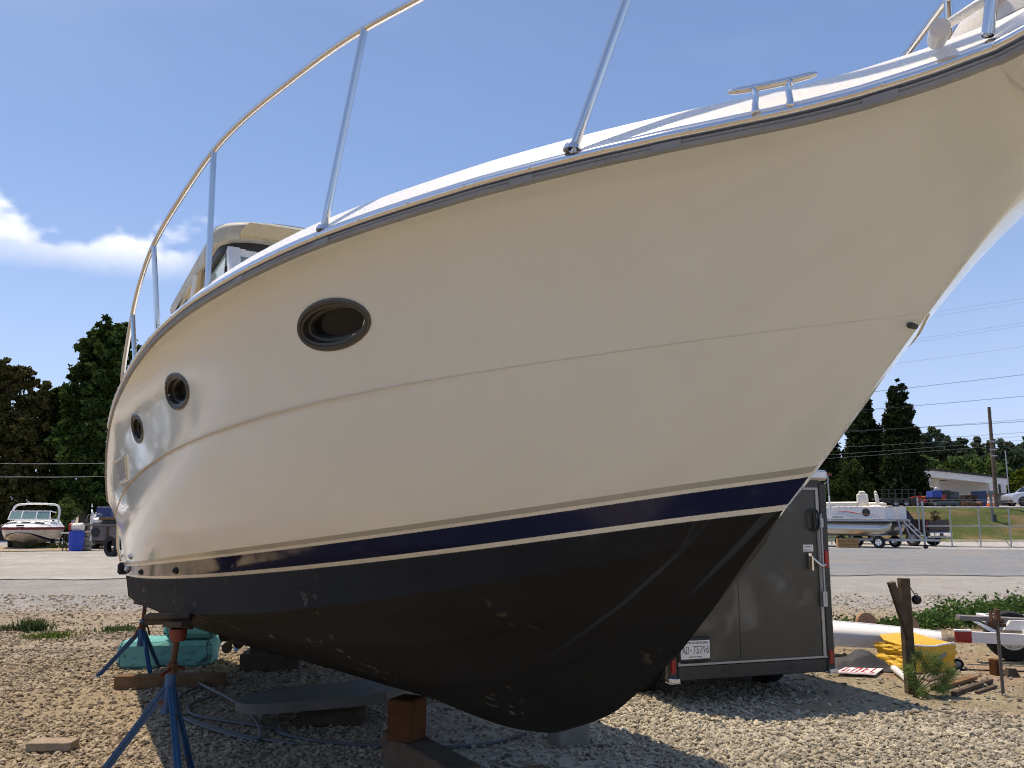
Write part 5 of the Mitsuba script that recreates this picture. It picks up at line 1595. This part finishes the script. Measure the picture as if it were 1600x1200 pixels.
add('headlight', hullpts([(SX + .16, SY - .86, SZ + .86), (SX + .55, SY - .915, SZ + .98), (SX + .16, SY - .6, SZ + .9), (SX + .5, SY - .915, SZ + .86)]), 'm_white_plastic', sv)
add('wheel_arch', place(tube([(SX + .88, SY - .86, SZ + .36), (SX + .88, SY - .925, SZ + .36)], .43, 24)), 'm_black', sv, smooth=30)
for x in (.88, 3.5):
    wheel(sv, (SX + x, SY - .84, SZ + .35), .35, .22, 90)
    wheel(sv, (SX + x, SY + .80, SZ + .35), .35, .22, 90)
add('bumper', box2(SX + .02, SX + .25, SY - .8, SY + .8, SZ + .34, SZ + .52, .05), 'm_black', sv)

bsdf('m_orange', (0.62, 0.14, 0.03), 0.6)
for k, (x, y, lab) in enumerate(((36.55, 66.3, 'orange and white traffic cone nearer the pole, left one of the two'), (37.15, 66.8, 'orange and white traffic cone right of the other cone, beside the pole'))):
    z = LZ(x, y)
    c = thing('traffic_cone', lab, 'traffic cone')
    add('base', box2(x - .26, x + .26, y - .26, y + .26, z, z + .06, .01), 'm_orange', c)
    add('cone', place(lathe([(.20, .06), (.155, .30)], 16), x, y, z), 'm_orange', c, smooth=40)
    add('reflective_band', place(lathe([(.156, .30), (.115, .52)], 16), x, y, z), 'm_white_plastic', c, smooth=40)
    add('cone', place(lathe([(.114, .52), (.092, .62)], 16), x, y, z), 'm_orange', c, smooth=40)
    add('reflective_band', place(lathe([(.093, .62), (.07, .76)], 16), x, y, z), 'm_white_plastic', c, smooth=40)
    add('tip', place(lathe([(.07, .76), (.045, .92), (0, .92)], 16), x, y, z), 'm_orange', c, smooth=40)

bsdf('m_blue_tarp', (0.03, 0.06, 0.30), 0.6)
bsdf('m_blue_bin', (0.015, 0.035, 0.13), 0.5)
bsdf('m_grey_bin', (0.13, 0.15, 0.15), 0.6)
bsdf('m_teal_dark', (0.03, 0.06, 0.065), 0.6)
bsdf('m_red_machine', (0.34, 0.03, 0.02), 0.4)
bsdf('m_ochre', (0.38, 0.28, 0.09), 0.7)


def mower(x, y, mat, label, cat='mower'):
    z = LZ(x, y)
    t = thing('riding_mower' if cat == 'mower' else 'utility_machine', label, cat)
    add('body', cat_(hullpts([(x + a, y + b, z + c) for a, c in ((-.75, .35), (-.75, .75), (-.1, .85), (.0, .35)) for b in (-.32, .32)])), mat, t, smooth=30)
    add('seat', cat_(box2(x + .15, x + .6, y - .28, y + .28, z + .55, z + .68, .04), box2(x + .52, x + .64, y - .28, y + .28, z + .65, z + 1.05, .04)), 'm_black', t, smooth=30)
    add('steering_wheel', place(trimesh.creation.torus(.17, .02), x + .05, y, z + .98, roll=40), 'm_black', t, smooth=True)
    add('rear_body', box2(x + .05, x + .8, y - .4, y + .4, z + .3, z + .55, .05), mat, t, smooth=30)
    for a, r in ((-.5, .22), (.5, .30)):
        for b in (-.45, .45):
            wheel(t, (x + a, y + b, z + r), r, .18, 90, 'm_galvanised', spokes=0)
    return t


mower(31.9, 67.5, 'm_red_machine', 'red riding mower left of the blue machine in the lot')
mower(32.9, 68.4, 'm_orange', 'orange riding mower half behind the blue machine in the lot')
z = LZ(33, 66.6)
bm_ = thing('blue_machine', 'blue and dark machine with flat deck beside the red mower', 'machine')
add('hood', hullpts([(32.7 + a, 66.9 + b, z + c) for a, c in ((-.45, .75), (-.38, 1.22), (.3, 1.30), (.45, .75)) for b in (-.5, .5)]), 'm_blue_tarp', bm_, smooth=30)
add('frame', cat_(box2(32.3, 33.2, 66.5, 67.2, z + .3, z + .78, .04)), 'm_roof_dark', bm_)
add('deck', box2(32.6, 34.1, 65.9, 66.5, z + .12, z + .40, .05), 'm_teal_dark', bm_)
add('stack', cat_(box2(33.3, 33.9, 66.7, 67.6, z + .4, z + 1.30, .05), box2(33.2, 34.15, 66.6, 67.5, z + .1, z + .75, .03), box2(33.5, 34.2, 66.8, 67.5, z + .95, z + 1.15, .03)), 'm_black', bm_)
add('lamp_globe', place(trimesh.creation.icosphere(2, .12), 32.85, 66.9, z + 1.42), 'm_white_plastic', bm_, smooth=True)
add('red_panel', box2(32.98, 33.3, 66.40, 66.46, z + .50, z + .95), 'm_red_machine', bm_)
for x in (32.45, 33.1, 33.9):
    wheel(bm_, (x, 66.42, z + .24), .24, .16, 90, 'm_galvanised', spokes=0)


def bin_(x, y, w, h, mat, label, lid=True):
    z = LZ(x, y)
    t = thing('wheelie_bin', label, 'bin')
    add('body', hullpts([(x + a * w * s_, y + b * w * s_, z + c) for s_, c in ((.42, .05), (.5, h)) for a in (-1, 1) for b in (-1, 1)]), mat, t)
    add('lid', hullpts([(x + a * w * .54, y + b * w * .54, z + c) for c in (h, h + .05) for a in (-1, 1) for b in (-1, 1)] + [(x, y, z + h + .10)]), mat, t)
    for a in (-1, 1):
        add('wheel', place(tube([(0, -.04, 0), (0, .04, 0)], .1, 12), x + a * w * .35, y + w * .42, z + .1, yaw=90), 'm_rubber', t)
    return t


bin_(35.4, 70.2, .62, 1.15, 'm_grey_bin', 'grey bin, left one of the pair right of the blue machine')
bin_(36.05, 70.6, .62, 1.12, 'm_grey_bin', 'grey bin, right one of the pair right of the blue machine')
bin_(37.15, 68.8, .80, 1.15, 'm_blue_bin', 'dark blue bin left of the traffic cones')
bin_(38.3, 70.0, .55, 1.18, 'm_teal_dark', 'dark green bin, left one behind the traffic cones')
bin_(38.95, 70.2, .55, 1.18, 'm_teal_dark', 'dark green bin, right one behind the traffic cones')
bin_(40.6, 71.5, .72, .98, 'm_roof_dark', 'black bin right of the utility pole')
z = LZ(37.4, 68)
pt_ = thing('pallet_stack', 'stack of dark pallets and scrap left of the dark blue bin', 'pallet stack')
for k in range(6):
    add('pallet', place(cat_(*[box(1.1, .14, .025, (0, b, .0)) for b in (-.4, -.2, 0, .2, .4)], *[box(.09, 1.0, .1, (a, 0, -.065)) for a in (-.45, 0, .45)]), 35.75 + .06 * (k % 3), 67.9, z + .13 + k * .15, yaw=4 * (k % 4) - 5), 'm_timber_dark', pt_)
sc = thing('scrap_pile', 'low pile of dark scrap in front of the pallet stack', 'scrap')
r_ = np.random.default_rng(3)
for k in range(9):
    add('piece', place(box(*(r_.uniform(.12, .45, 3)), ch=.02), 35.1 + r_.uniform(-.7, 1.0), 66.4 + r_.uniform(-.3, .3), LZ(37, 66.6) + r_.uniform(.05, .28), yaw=r_.uniform(0, 90), roll=r_.uniform(-20, 20)), 'm_rust' if k % 2 else 'm_timber_dark', sc)
add('ochre_panel', box2(36.6, 36.8, 69.0, 69.1, LZ(36, 69), LZ(36, 69) + 1.0), 'm_ochre', label='narrow yellow panel leaning left of the dark blue bin', cat='panel')
add('brown_box', box2(41.5, 42.2, 73.0, 73.6, LZ(42, 73), LZ(42, 73) + .75, .02), 'm_crate', label='brown box just left of the silver car', cat='box')
# small evergreen heap and posts of a low fence along the lot
bs_ = tree('low_shrub', 'small green shrub in front of the grey bins', 'shrub', (34.4, 67.0, LZ(34.4, 67.0)), [(0, 0, .35, .45, .3, .3), (.5, 0, .3, .4, .3, .25)], 900, .06, (0.04, 0.07, 0.025), 45, .03)
gm = thing('marker_post', 'grey square post with a small box on the grass bank', 'post')
mx, my = 33.0, 59.6
mz = LZ(mx, my)
add('shaft', box2(mx - .07, mx + .07, my - .07, my + .07, mz - .2, 3.12), 'm_grey_bin', gm)
add('box', box2(mx - .22, mx + .22, my - .1, my + .1, 3.05, 3.32, .02), 'm_grey_bin', gm)
add('base_box', box2(mx + .04, mx + .22, my - .12, my + .1, mz, mz + .45, .01), 'm_roof_dark', gm)
cp = thing('blue_canopy', 'blue pop-up canopy behind the silver car', 'canopy')
bsdf('m_sky_blue', (0.06, 0.15, 0.30), 0.7)
cz = LZ(47.5, 80)
add('roof', hullpts([(47.6 + a, 80 + b, cz + .95) for a in (-1.9, 1.9) for b in (-1.6, 1.6)] + [(47.6 + a, 80 + b, cz + .75) for a in (-1.95, 1.95) for b in (-1.65, 1.65)] + [(48.0, 80, cz + 1.4)]), 'm_sky_blue', cp)
for a in (-1.8, 1.8):
    for b in (-1.5, 1.5):
        add('leg', tube([(47.6 + a, 80 + b, cz - .1), (47.6 + a, 80 + b, cz + .85)], .03, 6), 'm_galvanised', cp)
add('flag_pole', tube([(48.3, 84, 2.9), (48.3, 84, 8.0)], .05, 8), 'm_galvanised', label='thin grey pole rising behind the blue canopy', cat='pole', smooth=True)
# flatbed and dark trailers left in the lot
fb_ = thing('flatbed_trailer', 'dark flatbed trailer with rails behind the pontoon boat seats', 'trailer')
fz = LZ(31, 66)
add('bed', box2(28.2, 30.9, 66.0, 67.8, fz + .55, fz + .70), 'm_roof_dark', fb_)
for x in np.linspace(28.3, 30.8, 6):
    add('rail_post', box2(x - .03, x + .03, 66.0, 66.06, fz + .7, fz + 1.35), 'm_black', fb_)
add('rail', cat_(box2(28.2, 30.9, 66.0, 66.05, fz + 1.32, fz + 1.38), box2(28.2, 30.9, 66.0, 66.05, fz + 1.0, fz + 1.05)), 'm_black', fb_)
add('side_board', box2(28.2, 30.9, 66.06, 66.1, fz + .3, fz + .56), 'm_black', fb_)
for x in (29.3, 30.1):
    wheel(fb_, (x, 66.1, fz + .32), .32, .2, 90, 'm_galvanised', spokes=0)
# lot surface
bsdf('m_lot', mikit.proc(lambda p, n, uv: mix((0.26, 0.23, 0.195), (0.34, 0.31, 0.27), fbm(p.x * .6, p.y * .6, 0.0, 4))), 0.95, 0, .1)
sheet('parking_lot', [(8, 63.2), (140, 64.7), (140, 84), (8, 84)], .05, 'm_lot', kind='structure', label='pale dusty parking lot above the grass bank')

# red umbrella on a stand beyond the trailer
ru = thing('red_umbrella', 'furled dark red umbrella on a thin stand above the black trailer', 'umbrella')
add('canopy', hullpts(np.array([(7.28, 20, 2.66), (7.32, 20.1, 2.72), (7.72, 20, 2.58), (7.74, 20.08, 2.64), (7.45, 19.95, 2.52), (7.5, 20.1, 2.50), (7.40, 20, 2.74)]) * [1.6, 1, 1] + [5.85, 29.0, 1.32]), 'm_dark_red', ru)
add('pole', cat_(tube([(17.98, 49, 0), (17.95, 49, 3.92)], .035, 6), tube([(17.95, 49, 3.6), (17.2, 49, 2.8)], .022, 6)), 'm_galvanised', ru, smooth=True)

# ---------------------------------------------------------------- across the drive on the left
cb = thing('cuddy_boat', 'white cuddy cabin boat with dark red stripe and windshield frame at the far left', 'boat')
CA, CC0 = math.radians(-72), np.array([-24.6, 44.3])


def CT(m):
    m = m.copy()
    v = np.array(m.vertices)
    c_, s_ = math.cos(CA), math.sin(CA)
    m.vertices = np.c_[CC0[0] + v[:, 0] * c_ - v[:, 1] * s_, CC0[1] + v[:, 0] * s_ + v[:, 1] * c_, v[:, 2]]
    return m


AC = lambda nm, m, mat, par=None, **k: add(nm, CT(m), mat, par or cb, **k)
xs = np.linspace(0, 1, 18)
beam = 1.27 * np.sqrt(np.clip(1 - (np.clip(xs - .35, 0, 1) / .65) ** 2.6, 0, 1))
X = -3.2 + xs * 5.4
kz = .12 + .62 * np.clip((xs - .45) / .55, 0, 1) ** 2.2
lines = [np.stack([X, beam * w_, kz * (1 - q) + (.98 + .06 * xs) * q], -1) for w_, q in ((0, 0), (.72, .28), (.86, .36), (.93, .62), (1.0, 1.0))]
bsdf('m_cuddy_hull', (0.62, 0.55, 0.47), 0.3)
for nm, i0, i1, mat, lab in (('bottom', 0, 1, 'm_cuddy_hull', None), ('chine', 1, 2, 'm_navy', None), ('side', 2, 4, 'm_cuddy_hull', None)):
    g_ = np.stack(lines[i0:i1 + 1], 1)
    AC(nm, cat_(grid(g_), grid(g_ * [1, -1, 1], True)), mat, smooth=35)
ru0, ru1 = np.stack([X, beam * 1.012 + .005, .98 + .06 * xs - .10], -1), np.stack([X, beam * 1.012 + .012, .98 + .06 * xs + .03], -1)
g_ = np.stack([ru0, ru1], 1)
AC('stripe', cat_(grid(g_), grid(g_ * [1, -1, 1], True)), 'm_dark_red', label='dark red stripe round the gunwale')
hgt = .98 + .06 * xs
crown = np.clip(1 - (xs / .95) ** 3, 0, 1) * .46
dk_ = np.stack([np.stack([X, beam * w_, hgt + crown * q + .03], -1) for w_, q in ((1, 0), (.93, .25), (.80, .75), (.55, .95), (0, 1), (-.55, .95), (-.80, .75), (-.93, .25), (-1, 0))], 1)
AC('deck', grid(dk_, True), 'm_white_paint', smooth=40)
cuddy_z = lambda x, y: float(1.04 + np.interp(x, X, crown) * (1 - (abs(y) / 1.35) ** 4))
for y in (-.62, 0, .62):
    q = []
    for a, b in ((-.18, -.22), (-.18, .22), (.12, .19), (.12, -.19)):
        xx, yy = 1.02 + a * 1.4, y + b
        q.append((xx, yy, cuddy_z(xx, yy) + .0))
    AC('hatch', hullpts([np.array(p) + [0, 0, o] for p in q for o in (-.02, .035)]), 'm_dark_glass')
AC('side_window', hullpts([(-.9, 1.02, 1.22), (.4, .95, 1.15), (-.7, .98, 1.42), (-.9, .98, 1.22), (.4, .91, 1.15), (-.7, .93, 1.42)]), 'm_dark_glass')
AC('side_window', hullpts([(-.9, -1.02, 1.22), (.4, -.95, 1.15), (-.7, -.98, 1.42), (-.9, -.98, 1.22), (.4, -.91, 1.15), (-.7, -.93, 1.42)]), 'm_dark_glass')
wp = [(.15, -.95), (.32, -.34), (.32, .34), (.15, .95)]
ww = AC('windshield', cat_(*[bar((x, y, 1.44), (x - .28, y * .93, 1.86), .05) for x, y in wp], *[bar((wp[k][0] - .28 * h, wp[k][1] * (1 - .07 * h), 1.44 + .42 * h), (wp[k + 1][0] - .28 * h, wp[k + 1][1] * (1 - .07 * h), 1.44 + .42 * h), .05) for k in range(3) for h in (0, 1)],
                            *[bar((.15, s_ * .95, 1.44), (-1.0, s_ * 1.05, 1.44), .05) for s_ in (-1, 1)], *[bar((-.13, s_ * .885, 1.86), (-1.0, s_ * 1.0, 1.80), .05) for s_ in (-1, 1)]), 'm_white_paint')
for k in range(3):
    (xa, ya), (xb, yb) = wp[k], wp[k + 1]
    AC('pane', trimesh.Trimesh(np.array([(xa, ya, 1.44), (xb, yb, 1.44), (xb - .28, yb * .93, 1.86), (xa - .28, ya * .93, 1.86)]), [[0, 1, 2], [0, 2, 3]], process=False), 'm_tint', ww, smooth=False)
AC('arch', tube(spline([(-1.2, -1.14, 1.1), (-1.35, -1.10, 1.6), (-1.5, -.95, 2.16), (-1.52, -.7, 2.22), (-1.53, 0, 2.24), (-1.52, .7, 2.22), (-1.5, .95, 2.16), (-1.35, 1.10, 1.6), (-1.2, 1.14, 1.1)], 40), .055, 10), 'm_white_paint', smooth=True, label='white arch over the cockpit')
AC('bow_rail', tube(spline([(.6, 1.08, 1.10), (1.5, .85, 1.20), (2.12, 0, 1.25), (1.5, -.85, 1.20), (.6, -1.08, 1.10)], 30), .018, 6), 'm_stainless', smooth=True)
AC('bow_light', box2(1.95, 2.15, -.16, .16, 1.10, 1.18, .02), 'm_roof_dark')
AC('keel_support', cat_(box2(-2.5, -2.0, -.6, .6, 0, .2), box2(.6, .9, -.5, .5, 0, .4)), 'm_timber_dark')
for s_ in (-1, 1):
    wheel(cb, (-1.0, s_ * 1.0, .28), .28, .18, 90, 'm_galvanised', CT, spokes=0)

bsdf('m_barrel_blue', (0.012, 0.05, 0.42), 0.4)
bl_ = thing('blue_barrel', 'bright blue plastic barrel beside the drive', 'barrel')
add('body', place(lathe([(0, 0), (.27, 0), (.29, .03), (.315, .3), (.325, .6), (.33, .88), (.335, .92), (.31, .92), (.30, .86), (0, .84)], 28), -20.05, 40.1, .0), 'm_barrel_blue', bl_, smooth=40)
for z in (.25, .62):
    add('hoop', place(lathe([(.318, z - .02), (.338, z), (.326, z + .02)], 28), -20.05, 40.1, 0), 'm_barrel_blue', bl_, smooth=True)
kg = thing('water_cooler', 'red and cream round cooler lying on the blue barrel', 'cooler')
add('tank', place(place(lathe([(0, -.24), (.17, -.24), (.19, -.20), (.19, .20), (.17, .24), (0, .24)], 22), roll=88), -20.02, 40.1, 1.10, yaw=4), 'm_cream', kg, smooth=40)
add('lid', place(place(lathe([(0, .0), (.20, .0), (.205, .06), (.18, .12), (0, .13)], 22), roll=-90), -20.26, 40.1, 1.10, yaw=4), 'm_red_machine', kg, smooth=40)
tb2 = thing('folding_table', 'small pale table top on dark legs left of the blue barrel', 'table')
add('table_top', box2(-20.85, -20.2, 40.2, 40.7, .80, .84, .01), 'm_white_plastic', tb2)
for x in (-20.75, -20.45):
    for y in (40.3, 40.6):
        add('leg', tube([(x, y, 0), (x + .05, y, .8)], .025, 6), 'm_black', tb2)
add('white_pipe', tube([(-20.55, 42.5, 0), (-20.55, 42.5, 1.72)], .05, 10), 'm_white_plastic', label='white pipe standing upright behind the blue barrel', cat='pipe', smooth=True)
sbg = thing('sandbag_stack', 'pale bags stacked right of the blue barrel', 'bags')
for k, (x, z, s_) in enumerate(((-19.85, .12, .26), (-19.75, .34, .22), (-19.9, .52, .18), (-19.8, .80, .16))):
    m = trimesh.creation.icosphere(2, 1.0)
    v = np.array(m.vertices)
    m.vertices = np.sign(v) * abs(v) ** .7 * [s_, s_ * .8, .12]
    add('bag', place(m, x, 40.6, z, yaw=20 * k), 'm_paver', sbg, smooth=True)
# work trailer with a deck, machine front and odds and ends
wt = thing('work_trailer', 'grey work trailer loaded with boards and odds behind the stern', 'trailer')
add('deck', box2(-21.2, -17.6, 42.4, 44.2, 1.12, 1.22, .01), 'm_grey_wood', wt)
add('front_panel', box2(-20.75, -18.2, 42.5, 42.6, .42, 1.1), 'm_grey_wood', wt)
for x in (-20.85, -19.75):
    add('stile', box2(x - .05, x + .05, 42.42, 42.5, .3, 1.12), 'm_timber_dark', wt)
add('round_opening', place(place(lathe([(0, .02), (.20, .02), (.22, 0), (.22, -.02)], 20), pitch=90), -20.35, 42.46, .82), 'm_black', wt)
add('bottom_shelf', box2(-20.9, -18.0, 42.45, 44.0, .28, .36), 'm_timber_dark', wt)
for x in (-21.05, -20.9, -18.6):
    add('leg', box2(x - .06, x + .06, 42.5, 42.62, 0, 1.12), 'm_timber_dark', wt)
wheel(wt, (-20.6, 42.9, .30), .30, .2, 90, 'm_galvanised', spokes=0)
add('board_stack', box2(-20.15, -18.0, 42.3, 43.3, 1.42, 1.55, .01), 'm_timber', label='brown boards lying across the work trailer', cat='boards')
add('board_prop', box2(-20.0, -18.1, 42.4, 43.2, 1.225, 1.415, .01), 'm_black', label='black box under the brown boards', cat='box')
m = trimesh.creation.icosphere(2, 1.0)
v = np.array(m.vertices)
m.vertices = v * (1 + .4 * (meshkit.fbm(v * 2, 3) - .5))[:, None] * [.36, .25, .17]
add('cloth_bundle', place(m, -20.35, 42.7, 1.36), 'm_white_plastic', label='white cloth bundle left of the brown boards', cat='bundle', smooth=30)
ch2 = thing('yard_chair', 'dark metal chair frame standing on the work trailer', 'chair')
add('frame', cat_(*[tube(p, .018, 6) for p in ([(-21.1, 43, 1.22), (-21.0, 43, 1.68), (-20.4, 43, 1.70)], [(-20.5, 43.0, 1.22), (-20.6, 43, 1.66)], [(-21.2, 43.4, 1.22), (-20.5, 43.4, 1.68)])]), 'm_galvanised', ch2, smooth=True)
add('seat', box2(-21.15, -20.5, 42.9, 43.4, 1.40, 1.44), 'm_roof_dark', ch2)
tt = thing('loose_tyre', 'dark tyre standing upright just left of the stern', 'tyre')
add('tread', place(place(tyre(.42, .24, .22), roll=90), -15.85, 34.6, .42, yaw=60), 'm_rubber', tt, smooth=40)
bsdf('m_blue_crate', (0.03, 0.05, 0.16), 0.6)
add('blue_crate', box2(-22.3, -21.5, 46.5, 47.4, 1.3, 2.1, .03), 'm_blue_crate', label='dark blue box behind the work trailer', cat='box')
add('crate_stand', box2(-22.4, -21.4, 46.4, 47.5, 0, 1.29, .02), 'm_timber_dark', label='dark stand under the blue box', cat='stand')
for k, (x, y, lab) in enumerate(((-23.2, 43.4, 'dry weeds in front of the white cuddy boat'), (-21.6, 43.6, 'green weeds left of the blue barrel'), (-27.6, 43.0, 'weeds at the far left edge below the boat'))):
    m1, c1 = leaves([(x - .6, y, .12, .6, .3, .16), (x + .5, y, .14, .6, .3, .2)], 900, .05, (0.09, 0.115, 0.04), 90 + k, shell=.1)
    add('weeds', m1, 'm_leaf', label=lab, cat='weeds', smooth=False, color=c1)
